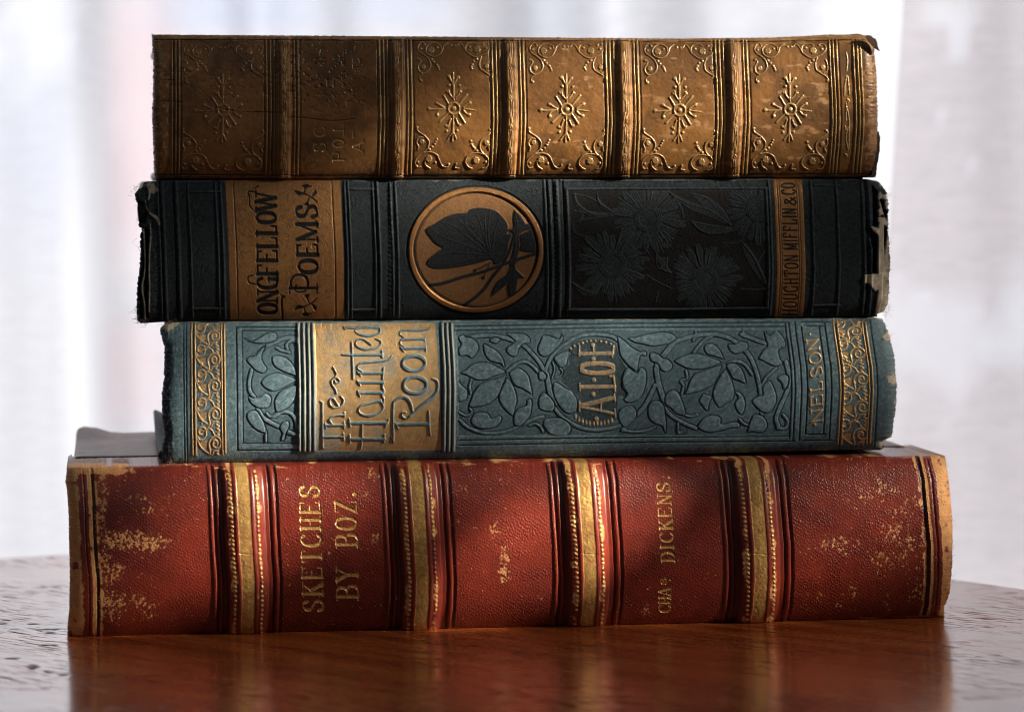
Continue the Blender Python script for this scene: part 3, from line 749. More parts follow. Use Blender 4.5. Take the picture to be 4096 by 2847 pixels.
    spr = (vnoise(X, Y, 7, 7, 88) > 0.93) & (fbm(X, Y, 120, 21) > 0.5)
    A.wear = np.maximum(A.wear, 0.8 * spr * (1 - flat))
    # rubbed ends and edges
    el = np.clip(1 - np.abs(A.AX - 345) / 52, 0, 1); inn = np.clip(1 - np.abs(A.AX - 381) / 22, 0, 1)
    e1 = np.maximum(np.clip((330 - A.AX) / 12, 0, 1), np.clip((A.AX - 358) / 4, 0, 1) * np.clip((377 - A.AX) / 4, 0, 1))
    e1 = np.maximum(e1, np.clip((A.AX - 386) / 4, 0, 1) * np.clip((410 - A.AX) / 14, 0, 1) * 0.75)
    e2 = np.maximum(0.8 * np.clip((A.AX - 3766) / 8, 0, 1), np.clip((A.AX - 3722) / 4, 0, 1) * np.clip((3738 - A.AX) / 4, 0, 1))
    e2 = np.maximum(e2, np.clip((A.AX - 3690) / 8, 0, 1) * np.clip((3706 - A.AX) / 4, 0, 1) * 0.6)
    nz = fbm(X, Y, 26, 33, 4)
    A.wear = np.maximum(A.wear, np.clip((np.maximum(e1 * 0.8, e2) * 0.95 + 1.3 * (nz - 0.5) - 0.42) * 6, 0, 1))
    top = np.clip(1 - (A.v[:, None] + 0 * X) / 0.075, 0, 1); bot = np.clip(1 - (1 - A.v[:, None] + 0 * X) / 0.02, 0, 1)
    stre = fbm(X, Y, 7, 41, 3, 9.0)
    A.wear = np.maximum(A.wear, np.clip((np.maximum(top * 0.5, bot) + 1.2 * (stre - 0.5) - 0.60) * 6, 0, 1))
    tl = blob(A, [(330, 1880), (400, 1880), (470, 1880)], 90, 22, 1.0)
    A.wear = np.maximum(A.wear, np.clip((tl + 0.8 * (nz - 0.5) - 0.5) * 6, 0, 1))
    # rubbed dotted rows
    for bc in bands:
        rim = np.clip(1 - np.abs(np.abs(A.AX - bc) - 55) / 26, 0, 1)
        A.wear = np.maximum(A.wear, np.clip((rim * 0.55 + 1.1 * (fbm(X, Y, 44, int(bc) + 3) - 0.5) + 0.3 * (sc2 - .5) - 0.42) * 6, 0, 1))
    A.wear *= (1 - 0.85 * np.clip(A.gold, 0, 1))
    A.H -= 0.00010 * A.wear
    A.H += 0.00025 * (fbm(X, Y, 160, 5, 2) - 0.5)
    for bc in bands:
        i = A.region(np.abs(A.AX - bc) < 92, 'raised_band'); A.region(np.abs(A.AX - bc) < 27, 'gilt_strip', i)
    A.region(m1, 'title_lettering'); A.region(lt2.m > 0.5, 'author_lettering')
    build_spine(A, M_RED, root, back=0.0315, y_off=-0.0075)
    zt, zb = 0.0450, 0.0
    L0, L1 = xw(290), xw(3722)
    # top board with the far left corner curled up, bottom board, leaves
    def curl(u, w): return 0.0024 * np.exp(-((u - 0.014) / 0.022) ** 2) * smoothstep((w - 0.70) / 0.3) + 0.0006 * smoothstep((w - .5) / .5) * np.sin(u * 9)
    slab('front_cover', M_COVER_RED, root, L0, L1, 0.0245, 0.097, zt - 0.0030, zt + 0.0003, curl=curl)
    slab('back_cover', M_COVER_RED, root, L0, L1, 0.0245, 0.097, zb, zb + 0.0030)
    slab('page_block', M_PAGES, root, L0 + 0.004, L1 - 0.004, 0.008, 0.093, zb + 0.0031, zt - 0.0031, rnd=0.0003)
    fibres('frayed_threads', root, M_THREAD_BROWN, [(3808, 2200, 2, 120), (3800, 2400, 3, 40), (3780, 1900, 4, 40)], 30, 0.0011, 0.00005, 4, 0.8)
red_book()

# ------------------------------------------------------------------ the teal book
def scroll_border(A, x_sp, rows, w, x_lo, x_hi, y_lo, y_hi):
    """Gilt scrollwork between two gilt lines; rows are the photo rows of its right-hand spirals."""
    G = A.layer(); E = A.layer()
    sx = w
    ys = list(rows)
    ext = [2 * ys[0] - ys[1]] + ys + [2 * ys[-1] - ys[-2]]
    for i in range(len(ext) - 1):
        y = ext[i]; sy = (ext[i + 1] - ext[i]) / 290.0
        yc = min(max(y, 1290), 1770); j = min(np.searchsorted(A.mxy, yc), A.nv - 1)
        k = int(np.argmin(np.abs(A.AX[j] - x_sp))); xc = A.PX[j, k]
        f = lambda t: np.array([xc, y]) + P(t) * [sx, sy]
        rr = 3.4
        E.stroke(f('-72,62 -80,5 -52,-45 0,-60 45,-35 55,10 32,48 -5,52 -34,28 -32,-10 -8,-26 14,-10 12,14'), rr)
        E.stroke(f('-72,62 -66,100 -84,140 -140,180'), rr)
        E.stroke(f('-212,-40 -182,30 -128,80 -88,104'), rr)
        E.stroke(f('-206,-60 -180,-28 -134,-44 -110,-92 -124,-142 -166,-152 -196,-120 -186,-84 -160,-80'), rr)
        E.stroke(f('-165,-190 -150,-215 -185,-235'), rr)
        E.stroke(f('-50,130 -25,85 25,80 5,110 40,125 10,150 45,170 15,190 40,215 -15,215 -35,170 -66,150'), 3.0, False)
        G.fill(f('-182,12 -104,-12 -116,62')); G.fill(f('-208,-50 -190,-10 -205,-5')); G.dot(xc - 4 * sx, y, 17 * sx, 15 * sy); G.dot(xc - 165 * sx, y - 105 * sy, 20 * sx, 30 * sy)
        G.fill(f('-90,60 -80,0 -60,40')); G.fill(f('-80,120 -50,140 -62,170 -90,150'))
    inside = (A.AX > x_lo) & (A.AX < x_hi) & (A.PY > y_lo) & (A.PY < y_hi)
    em = np.clip(E.m, 0, 1) * inside; gm = np.clip(G.m, 0, 1) * inside
    A.gold = np.maximum(A.gold, np.maximum(em * 0.95, gm * 0.9))
    A.H += 0.00016 * E.h * inside
    A.dark = np.maximum(A.dark, 0.35 * inside * (1 - np.maximum(em, gm)) * vnoise(A.PX, A.PY, 8, 8, 3))
    return inside

def teal_book():
    root = empty('teal_book', (0.01, 0.05, 0.045))
    tag(root, 'faded teal cloth book with embossed leaves and a wide gilt title block', 'book', 'old books in the stack')
    A = Art('664,1284 642,1296 640,1310 658,1381 656,1491 647,1558 649,1656 658,1709 647,1763 649,1825 676,1854',
            '3510,1270 3531,1283 3554,1336 3576,1423 3580,1468 3585,1535 3587,1625 3576,1714 3567,1776 3531,1796',
            '640,1296 672,1286 720,1283 1500,1279 2500,1273 3500,1269 3590,1285', '640,1858 723,1857 1800,1836 2440,1823 3400,1797 3590,1793',
            '768,1285 766,1330 767,1500 769,1700 772,1840', '3335,1275 3340,1320 3362,1468 3366,1560 3364,1610 3355,1772 3350,1800',
            0.0062, 0.0028, 2.5, 2, 2.2)
    X, Y = A.PX, A.PY
    TL, HR, TA, TB = Crop(720, 1270, .3571), Crop(1220, 1270, .3571), Crop(1800, 1270, .3571), Crop(2440, 1270, .3571)
    r1 = scroll_border(A, 861, (1343, 1436, 1540, 1654, 1770), .357, 782, 882, 1293, 1820)
    r2 = scroll_border(A, 3452, (1323, 1412, 1515, 1627, 1736), .42, 3376, 3474, 1280, 1778)
    ln = A.layer()
    for x, y0, y1 in ((767, 1292, 1822), (781, 1292, 1822), (888, 1292, 1818), (899, 1294, 1812), (3362, 1278, 1778), (3376, 1280, 1778), (3478, 1280, 1776), (3491, 1284, 1772)):
        ln.vline(x, 3.2, y0, y1)
    A.gold = np.maximum(A.gold, ln.m * 0.9); A.H += 0.00022 * ln.h
    gr = A.layer()
    for x in (774, 893, 3369, 3484): gr.vline(x, 3, 1292, 1800)
    for x, r in ((745, 3), (735, 3), (3510, 3)): gr.vline(x, r)
    A.H -= 0.0002 * gr.h; A.dark = np.maximum(A.dark, 0.6 * gr.m)
    # blocks of embossed leaves: fields sunk a little, leaves left standing, cut round with a dark line
    field = A.layer()
    field.band(974, 1196, 1325, 1772); field.band(1834, 3163, 1324, 1742)
    leaf = A.layer(); cut = A.layer()
    def F(K, s, cutw=2.3):
        one.m[:] = 0; one.h[:] = 0; p = K(s); one.fill(p, True, 9.0); q1 = one.m
        cut.m *= 1 - q1; cut.h *= 1 - q1; leaf.m = np.maximum(leaf.m, q1); leaf.h = np.where(q1 > 0.5, one.h, leaf.h); cut.outline(p, cutw)
    def S(K, s, w): p = K(s); leaf.stroke(p, w * .3571 / 2); cut.stroke(p, w * .3571 / 2 + 3.2)
    def V(K, s, w=5): vein.stroke(K(s), w * .3571 / 2)
    vein = A.layer(); one = A.layer()
    stems = A.layer()
    # stems first: their cut is kept outside the stem itself
    ST = [(TL, '800,590 775,700 780,820 830,890', 40), (TL, '870,1030 930,1120 1020,1180 1120,1230 1200,1280 1330,1320', 44), (TL, '1050,1110 1130,1060 1230,1070 1290,1140 1310,1230', 40),
          (TL, '1320,240 1200,230 1080,270 960,330 880,400 830,460', 46), (TL, '1320,280 1250,260 1190,300 1200,350', 36), (TL, '960,1280 960,1385', 30),
          (TL, '1080,340 1150,375 1220,390', 36), (TL, '970,1075 1010,1110 1080,1080', 30),
          (TA, '180,230 350,205 520,210 680,250 830,320 920,410 990,490 1050,590', 44), (TA, '1060,620 1100,500 1170,390 1300,290 1450,210 1620,190 1800,210 1890,260', 40),
          (TA, '1080,640 1100,740 1120,850 1180,960', 58), (TA, '110,1150 200,1230 350,1290 500,1300 650,1270 760,1220 850,1180 960,1130 1040,1110', 36), (TA, '890,1210 950,1190 1010,1220 1040,1280', 30),
          (TA, '1170,1020 1260,1120 1370,1190 1480,1240 1600,1260 1750,1250 1900,1210 2000,1130', 40), (TA, '1150,500 1170,580 1140,680', 20), (TA, '1180,680 1240,650 1260,600 1230,570', 16),
          (TA, '640,600 740,520 850,500 940,560 1010,640', 34), (TA, '100,1060 180,1100 240,1060 220,1010', 28), (TA, '240,690 220,760 230,850', 30),
          (TB, '740,270 860,230 1000,195 1180,190 1350,240 1470,330 1560,430 1620,560 1660,700 1690,880 1700,1080', 46), (TB, '1470,190 1600,240 1740,290', 44), (TB, '700,290 630,380 560,470 520,560 530,680 560,800 600,920', 58),
          (TB, '600,1010 700,1110 820,1180 960,1240', 40), (TB, '500,760 440,890 370,1010 280,1100 190,1190 140,1260', 48), (TB, '1970,500 2000,640 1990,800 1920,960 1860,1120 1880,1210', 48), (TB, '1880,1240 1960,1240 1990,1160 1940,1090', 36),
          (TB, '850,600 860,680 790,710 820,760 800,850', 30), (TB, '820,1080 900,1110 980,1090', 26), (TB, '760,1190 770,1290 840,1270', 30), (TB, '1860,570 1800,620 1740,680 1700,760', 30),
          (TB, '1320,520 1420,490 1520,540 1590,640', 36), (TB, '930,400 980,330 1060,250 1130,215', 34), (TB, '140,1260 260,1280 400,1270 500,1230', 30), (TB, '1450,1140 1500,1190 1560,1210', 30), (TB, '950,130 960,200 930,260', 30), (TB, '1480,120 1500,190', 30)]
    for K, s, w in ST:
        p = K(s); stems.stroke(p, w * .3571 / 2); cut.stroke(p, w * .3571 / 2 + 3.4)
    leaf.m = np.maximum(leaf.m, stems.m); leaf.h = np.maximum(leaf.h, stems.h)
    cut.m *= (1 - stems.m); cut.h *= (1 - stems.m)
    LV = [(TL, '1030,440 1090,425 1180,450 1250,510 1295,590 1310,660 1270,650 1160,610 1070,560 1035,510'), (TL, '905,720 980,650 1090,620 1200,650 1305,700 1230,750 1130,800 1040,830 950,790'),
          (TL, '1300,760 1300,860 1250,970 1160,1040 1080,1060 1055,970 1065,900 1120,830 1210,780'), (TL, '720,230 800,270 880,230 960,180 1040,165 1085,200 1060,260 960,290 850,290 760,270'),
          (TL, '740,470 780,440 840,430 880,370 960,320 920,400 915,470 940,520 970,570 930,625 850,600 790,540 760,510'), (TL, '760,880 820,900 890,890 950,850 1010,880 1020,940 980,1010 900,1020 840,1000 790,960'),
          (TL, '760,1060 850,1040 900,1100 940,1180 960,1290 870,1270 790,1200 745,1120'), (TL, '1110,1230 1150,1170 1210,1160 1220,1220 1190,1290 1160,1380 1120,1370 1140,1300'),
          (TA, '610,570 560,520 450,490 390,420 370,340 380,295 450,330 530,380 580,440 605,500'), (TA, '620,615 540,560 440,510 330,505 240,530 170,590 110,620 190,650 290,700 400,700 500,660'),
          (TA, '630,640 540,680 420,710 330,750 270,820 240,900 210,1000 330,1000 430,970 520,900 560,830 600,720'), (TA, '640,680 690,740 730,820 750,920 730,1000 700,1100 620,1040 560,960 545,880 570,800 600,740'),
          (TA, '660,630 720,760 790,790 880,840 920,855 900,740 880,660 830,600 760,565 700,590'), (TA, '715,1200 710,1100 760,1020 850,980 860,920 910,920 915,1010 890,1110 830,1180 780,1220'),
          (TA, '230,1150 270,1080 350,1060 430,1080 460,1130 560,1100 575,1150 520,1220 420,1250 310,1240 250,1200'), (TA, '90,720 130,760 190,810 195,880 160,930 90,930'),
          (TA, '90,220 150,190 170,215 240,225 300,280 320,350 280,420 240,460 190,430 110,430 90,350 120,300'), (TA, '630,180 720,175 820,180 890,230 890,290 820,300 770,350 750,420 700,440 640,400 630,340 690,300 720,260'),
          (TA, '980,330 1010,260 1040,200 1130,210 1220,240 1250,180 1265,240 1230,300 1170,370 1100,430 1040,440 990,400'), (TA, '985,620 1030,600 1080,650 1060,700 1000,700'),
          (TA, '1150,750 1200,730 1290,790 1370,830 1420,920 1420,1030 1360,1080 1280,1060 1220,990 1160,880'), (TA, '1000,880 1050,840 1110,880 1170,960 1150,1050 1060,1050 1000,1020 985,950'),
          (TA, '1040,1200 1060,1140 1150,1120 1250,1130 1330,1180 1355,1250 1310,1320 1200,1330 1110,1300'), (TA, '1170,440 1300,370 1360,410 1320,460 1300,540 1230,560 1180,500'), (TA, '440,250 500,220 560,240 530,290 470,285'),
          (TB, '1275,470 1180,440 1080,410 1050,340 1070,300 1130,290 1190,320 1240,380 1265,440'), (TB, '1240,500 1130,450 1010,410 900,405 800,440 720,490 830,560 930,585 1040,580 1150,550'),
          (TB, '1250,540 1150,560 1030,600 940,640 890,710 860,800 830,860 930,850 1030,820 1130,770 1190,690 1220,620'), (TB, '1280,580 1330,640 1370,730 1390,830 1370,920 1290,970 1220,1010 1170,940 1145,860 1170,760 1220,670'),
          (TB, '1300,540 1380,510 1460,560 1500,640 1520,740 1440,710 1380,690 1350,640'), (TB, '1040,860 1110,870 1140,900 1110,960 1090,1050 1030,990 995,930'), (TB, '1400,830 1470,850 1510,930 1510,1020 1470,1090 1420,1040 1395,960 1430,900'),
          (TB, '980,1230 1020,1150 1100,1100 1190,1100 1240,1130 1240,1190 1300,1190 1380,1170 1440,1180 1450,1230 1350,1240 1250,1270 1100,1290'), (TB, '610,900 640,840 710,810 770,850 800,920 830,1000 840,1080 760,1090 680,1020 620,970'),
          (TB, '420,1060 430,980 490,930 560,940 610,1010 620,1100 630,1200 620,1300 580,1220 500,1190 440,1140'), (TB, '1710,860 1700,790 1730,740 1790,710 1840,800 1865,900 1840,1000 1770,1070 1700,1060 1620,990 1590,930 1640,890'),
          (TB, '1720,120 1780,200 1850,150 1900,170 1960,260 1960,330 1890,360 1900,450 1930,520 1850,550 1770,520 1700,480 1660,460 1720,360 1760,320 1740,240'), (TB, '1560,1180 1600,1100 1680,1090 1740,1140 1760,1220 1700,1290 1600,1280 1540,1290 1550,1220'),
          (TB, '1870,680 1930,640 2000,660 1990,760 1940,810 1920,740'), (TB, '1320,300 1400,300 1470,270 1540,290 1540,350 1480,390 1400,410 1340,370'), (TB, '440,420 480,390 550,420 600,460 650,470 700,540 650,610 580,600 530,520 460,490'),
          (TB, '200,230 290,220 400,190 540,165 660,170 740,220 690,280 600,310 480,325 360,300 270,280'), (TB, '80,210 160,260 240,330 330,380 400,380 400,430 340,430 320,500 300,600 250,580 180,520 110,420 90,300'),
          (TB, '140,640 200,560 290,620 340,560 400,600 405,720 370,850 300,930 210,960 150,920 190,850 130,780'), (TB, '90,1060 160,1000 250,990 300,1080 260,1160 160,1230 100,1160')]
    for K, s in LV: F(K, s)
    for K, s in [(TA, '430,380 520,450 600,540'), (TA, '640,640 655,760 665,900'), (TA, '700,640 760,690 800,720'), (TA, '250,590 400,600 560,610'), (TA, '330,900 430,800 580,690'), (TL, '1150,490 1230,560 1290,640'), (TL, '1180,920 1230,840 1290,770'),
                 (TL, '960,720 1100,715 1270,705'), (TB, '1290,590 1305,690 1310,790'), (TB, '800,490 950,500 1160,520'), (TB, '930,790 1050,690 1200,580'), (TB, '1150,350 1200,400 1260,460'), (TB, '1410,590 1460,650 1500,710'), (TA, '1180,780 1270,890 1330,990')]: V(K, s)
    zone = field.m
    A.H += 0.00024 * leaf.h * zone - 0.00016 * zone
    A.H -= 0.00022 * cut.h * zone + 0.00010 * vein.h * zone
    A.dark = np.maximum(A.dark, zone * (0.90 * cut.m + 0.5 * vein.m))
    bgz = zone * (1 - np.maximum(leaf.m, cut.m))
    A.dark = np.maximum(A.dark, 0.30 * bgz)
    fr = A.layer()
    for x, y0, y1 in ((948, 1308, 1802), (971, 1322, 1775), (3166, 1292, 1756), (3181, 1290, 1762), (3206, 1286, 1764), (3230, 1303, 1738), (3302, 1303, 1738), (3326, 1288, 1760)): fr.vline(x, 3.0, y0, y1)
    for K, s in ((TL, '635,108 880,108 1310,108'), (TL, '700,148 1310,148'), (TL, '700,1410 1330,1412'), (TL, '635,1488 1330,1482'), ):
        fr.stroke(K(s), 2.9, False)
    for s in ('1818,1305 2500,1293 3150,1289', '1818,1322 2500,1310 3145,1306', '1836,1761 2500,1750 3160,1745', '1836,1781 2500,1770 3178,1764'): fr.stroke(P(s), 2.6, False)
    for s in ('3206,1287 3320,1287', '3228,1304 3296,1304', '3232,1737 3304,1737', '3208,1762 3328,1760'): fr.stroke(P(s), 2.8, False)
    A.H -= 0.00026 * fr.h; A.dark = np.maximum(A.dark, 0.9 * fr.m)
    # raised bars beside the title block
    bars = A.layer(); hi = A.layer()
    for x, w in ((1197, 6), (1218, 6), (1238, 6), (1257, 7), (1779, 6), (1798, 6), (1817, 6)): bars.vline(x, w, 1290, 1806, rnd=True); hi.vline(x + 2, 2.4, 1290, 1806)  # worn gilt lines, with the bars' lit right edges painted in
    A.H += 0.00055 * bars.h; A.gold = np.maximum(A.gold, hi.m * 0.35); A.wear = np.maximum(A.wear, hi.m * 0.5)
    bd = A.layer()
    for x in (1208, 1228, 1247.5, 1768, 1788.5, 1807.5): bd.vline(x, 3.2, 1290, 1806)
    A.dark = np.maximum(A.dark, 0.75 * bd.m)
    # gilt title block with raised cloth letters
    tp = A.layer(); tp.fill(HR('92,66 700,60 1455,58 1490,400 1515,900 1525,1480 800,1490 142,1500 130,900 115,500'), False)
    lt = A.layer(); h = lambda s, w, **k: lt.stroke(HR(s), (np.array(w) if isinstance(w, (list, tuple)) else w) * .3571 / 2 * (1 if isinstance(w, (int, float)) else 1), **k)
    h('172,935 195,955', 16); h('195,945 197,1445', 19); h('197,1445 208,1462', 16); h('200,1335 420,1335', 27); h('430,1295 436,1372', 15)
    h('225,1205 440,1205', 27); h('436,1172 438,1240', 15); h('226,1180 232,1238', 14); h('300,1190 275,1145 305,1108 360,1096 440,1090', 22); h('442,1062 442,1112', 14)
    h('372,985 345,940 315,903 285,912 275,945 288,985 325,1008 375,1005 420,970 432,920 402,882', 18); h('355,850 340,800 305,750 300,700 335,670 380,690 382,725 345,732 335,705', 14); h('335,670 352,630 335,590 314,552', 14)
    h('500,1360 890,1360', 36); h('498,1310 506,1402', 16); h('888,1308 884,1398', 20); h('500,1180 915,1180', 36); h('494,1132 508,1222', 16); h('938,1138 900,1222', 18); h('605,1475 628,1455 638,1330 640,1200', 20)
    h('845,930 720,960 625,990 600,1040 640,1085 720,1098 810,1078 872,1030 878,985 850,935', [30, 28, 24, 16, 24, 32, 26, 16, 14, 20]); h('868,985 886,920 862,870', 18)
    h('605,842 850,842', 34); h('592,820 616,885', 14); h('600,725 860,725', 32); h('586,705 620,762', 14); h('862,870 884,820 866,775 884,725', 22)
    h('600,620 870,620', 34); h('585,602 625,655', 14); h('880,565 872,695', 16); h('640,602 592,572 598,530 660,503 760,495 870,485 942,465 972,428', [18, 16, 18, 28, 30, 26, 18, 14])
    h('405,408 470,415 860,415', [4, 30, 34]); h('862,375 866,448', 16); h('522,275 532,480 540,685', 20)
    h('738,300 700,270 655,242 600,242 568,275 582,318 640,348 720,352 800,338 848,300 848,262 795,238', [26, 24, 22, 18, 16, 20, 30, 32, 26, 18, 18, 16])
    h('440,112 810,106', 32); h('432,100 456,135', 14); h('822,90 842,140 822,180 740,202 650,196 582,170 562,140 610,112', [18, 16, 18, 30, 30, 20, 14, 18])
    h('968,1335 988,1400', 16); h('988,1390 988,1000 1015,930 1085,888 1150,910 1188,970 1205,1055', [22, 22, 26, 36, 34, 28, 22]); h('1205,1050 1180,1110 1130,1132 1086,1100 1092,1060 1128,1062', 17)
    h('1165,1110 1300,990 1420,900 1482,820 1492,750 1470,700 1428,684', [26, 36, 36, 28, 20, 18, 18]); h('1025,1195 1385,1190', 38); h('1012,1178 1046,1248', 14); h('1384,1050 1390,1180 1402,1315', 21)
    lt.ring(*HR('1236,755')[0], 46, 33, 4.0, 6.5); lt.ring(*HR('1222,510')[0], 45, 30, 4.0, 6.5)
    h('1085,345 1345,340', 30); h('1068,325 1110,385', 13); h('1110,325 1066,292 1076,256 1120,245 1330,240', [16, 16, 18, 28, 30]); h('1110,222 1062,185 1080,150 1150,141 1280,145 1372,130 1412,104', [16, 16, 20, 28, 26, 18, 14])
    h('1352,318 1354,372', 14); h('1346,214 1340,264', 14)
    tm = tp.m
    A.H -= 0.00006 * tp.h; A.H += 0.00032 * lt.h * (tm > 0.1)
    gw = np.clip(1.15 - 1.3 * np.clip(fbm(X, Y, 90, 61, 3) - 0.42, 0, 1) * 2, 0.45, 1) * (0.72 + 0.28 * vnoise(X, Y, 5, 5, 62))
    A.gold = np.maximum(A.gold, tm * (1 - lt.m) * gw); A.dark = np.where((tm > .5), np.minimum(A.dark, 0.1), A.dark)
    tmask, lmask = tm > 0.5, (lt.m > 0.5) & (tm > 0.3)
    # author's name on a dark shield
    sh = A.layer(); sh.fill(TA('1350,300 1450,260 1620,240 1750,250 1850,310 1900,450 1960,560 1930,700 1980,850 1960,900 1880,900 1850,1130 1720,1190 1600,1195 1490,1165 1400,1110 1430,900 1290,760 1240,700 1270,580 1330,520 1320,400'))
    A.dark = np.maximum(A.dark * (1 - sh.m), 0.88 * sh.m * (0.75 + 0.25 * vnoise(X, Y, 4, 4, 5))); A.H -= 0.00010 * sh.h
    al = A.layer(); a = lambda s, w: al.stroke(TA(s), w * .3571 / 2, False)
    a('1460,990 1830,900', 50); a('1460,1000 1830,1075', 34); a('1690,950 1690,1050', 20); a('1840,860 1850,935', 20); a('1845,1025 1850,1115', 20); a('1450,945 1450,1050', 20); al.dot(*TA('1640,1135')[0], 9)
    a('1460,780 1840,775', 46); a('1450,735 1455,820', 18); a('1832,655 1850,830', 26); a('1790,660 1830,660', 26)
    al.ring(*TA('1650,570')[0], 63, 20, 7, 8); a('1450,408 1820,402', 44); a('1445,430 1450,320', 22); a('1610,400 1600,300', 20); a('1815,440 1832,318', 24)
    for t in ('1612,700', '1605,860', '1605,460', '1600,310'): al.dot(*TA(t)[0], 9)
    for t in ('1350,345', '1392,320', '1440,300', '1485,285', '1530,270', '1575,262', '1630,262', '1690,265', '1745,275', '1800,295'): al.dot(*TA(t)[0], 5)
    for t in ('1410,1108', '1445,1138', '1485,1160', '1525,1176', '1565,1184', '1610,1188', '1650,1188', '1690,1184', '1730,1176', '1770,1166', '1812,1150'): al.dot(*TA(t)[0], 5, 9)
    A.gold = np.maximum(A.gold, al.m * np.clip(0.05 + vnoise(X, Y, 6, 6, 44), 0, 0.8)); A.dark *= (1 - al.m); A.H += 0.00022 * al.h
    # publisher's name
    nl = A.layer(); bx = lambda y: np.interp(y, [1340, 1450, 1700], [3268, 3286, 3290])
    for ch, y0, y1 in (('N', 1686, 1632), ('E', 1622, 1575), ('L', 1562, 1522), ('S', 1507, 1461), ('O', 1452, 1406), ('N', 1398, 1352)):
        b0, b1 = bx(y0), bx(y1); letter(nl, ch, (b0, y0), (-46, 8), (b1 - b0, y1 - y0), 4.0, 3.0)
    nl.dot(3258, 1698, 5); nl.dot(3239, 1336, 5)
    A.gold = np.maximum(A.gold, nl.m * 0.92); A.dark *= (1 - nl.m); A.H += 0.0002 * nl.h
    # worn edges, rubbed corners; paler right end, painted shade at the left end
    A.H += 0.00025 * (fbm(X, Y, 120, 6, 3) - 0.5)
    vv = A.v[:, None] + 0 * X
    nz = fbm(X, Y, 22, 71, 4); st = fbm(X, Y, 6, 72, 3, 6.0)
    A.fray = np.clip((np.clip(1 - vv / 0.018, 0, 1) + 0.9 * (st - 0.5) - 0.45) * 4, 0, 0.85)
    A.fray = np.maximum(A.fray, np.clip((np.clip(1 - (1 - vv) / 0.012, 0, 1) * 0.8 + 0.9 * (st - 0.5) - 0.5) * 4, 0, 0.5))
    c = blob(A, [(665, 1300), (690, 1295), (3560, 1345), (3572, 1520), (3570, 1770), (3540, 1785)], 34, 34, 0.8)
    c = np.maximum(c, np.clip(1 - np.clip(3590 - A.AX, 0, 999) / 26, 0, 1) * 0.55 * (X > 3300))
    A.fray = np.maximum(A.fray, np.clip((c + 0.9 * (nz - 0.5) - 0.45) * 5, 0, 0.9))
    A.wear = np.maximum(A.wear, 0.35 * np.clip((fbm(X, Y, 8, 73, 3) - 0.58) * 8, 0, 1) * (A.gold < 0.2) * (A.dark < 0.3))
    A.wear = np.maximum(A.wear, np.clip((A.AX - 3500) / 60, 0, 1) * 0.22)  # paler towards the right end
    A.dark = np.maximum(A.dark, 0.8 * np.clip((715 - X) / 40, 0, 1) * np.clip((vv - 0.08) * 8, 0, 1))  # left end's shade painted in dark
    A.H += 0.0006 * (fbm(X, Y, 70, 75, 3, 0.25) - 0.5) * np.clip((730 - X) / 60, 0, 1)
    A.dark = np.maximum(A.dark, np.clip((blob(A, [(3548, 1325)], 16, 32, 1.2) - 0.5) * 6, 0, 1) * 0.9)
    weave(A, math.radians(-38), 6.6, 301, 0.00006, 0.34, 0.30)
    i = A.region(tmask, 'title_panel'); A.region(lmask, 'title_lettering', i)
    A.region(r1, 'gilt_border'); A.region(r2, 'gilt_border'); A.region(al.m > 0.5, 'author_lettering'); A.region(nl.m > 0.5, 'publisher_lettering')
    build_spine(A, M_TEAL, root)
    L0, L1 = xw(668), xw(3560)
    zt, zb = 0.0826, 0.0458
    def curl(u, w): return 0.0048 * np.clip(1 - u / 0.05, 0, 1) * smoothstep((w - 0.45) / 0.55)
    slab('front_cover', M_COVER_TEAL, root, L0, L1, 0.0064, 0.088, zt - 0.0026, zt)
    slab('back_cover', M_COVER_TEAL, root, L0 - 0.0022, L1, 0.0064, 0.092, zb, zb + 0.0026, curl=curl)
    slab('page_block', M_PAGES, root, L0 + 0.004, L1 - 0.004, 0.0085, 0.085, zb + 0.0027, zt - 0.0027, rnd=0.0003)
    fibres('frayed_threads', root, M_THREAD_PALE, [(662, 1296, 12, 6), (690, 1290, 12, 5), (3585, 1530, 3, 20), (3565, 1775, 12, 12), (3556, 1345, 6, 14), (690, 1845, 10, 8)], 90, 0.0011, 0.00005, 8, 0.1)
teal_book()

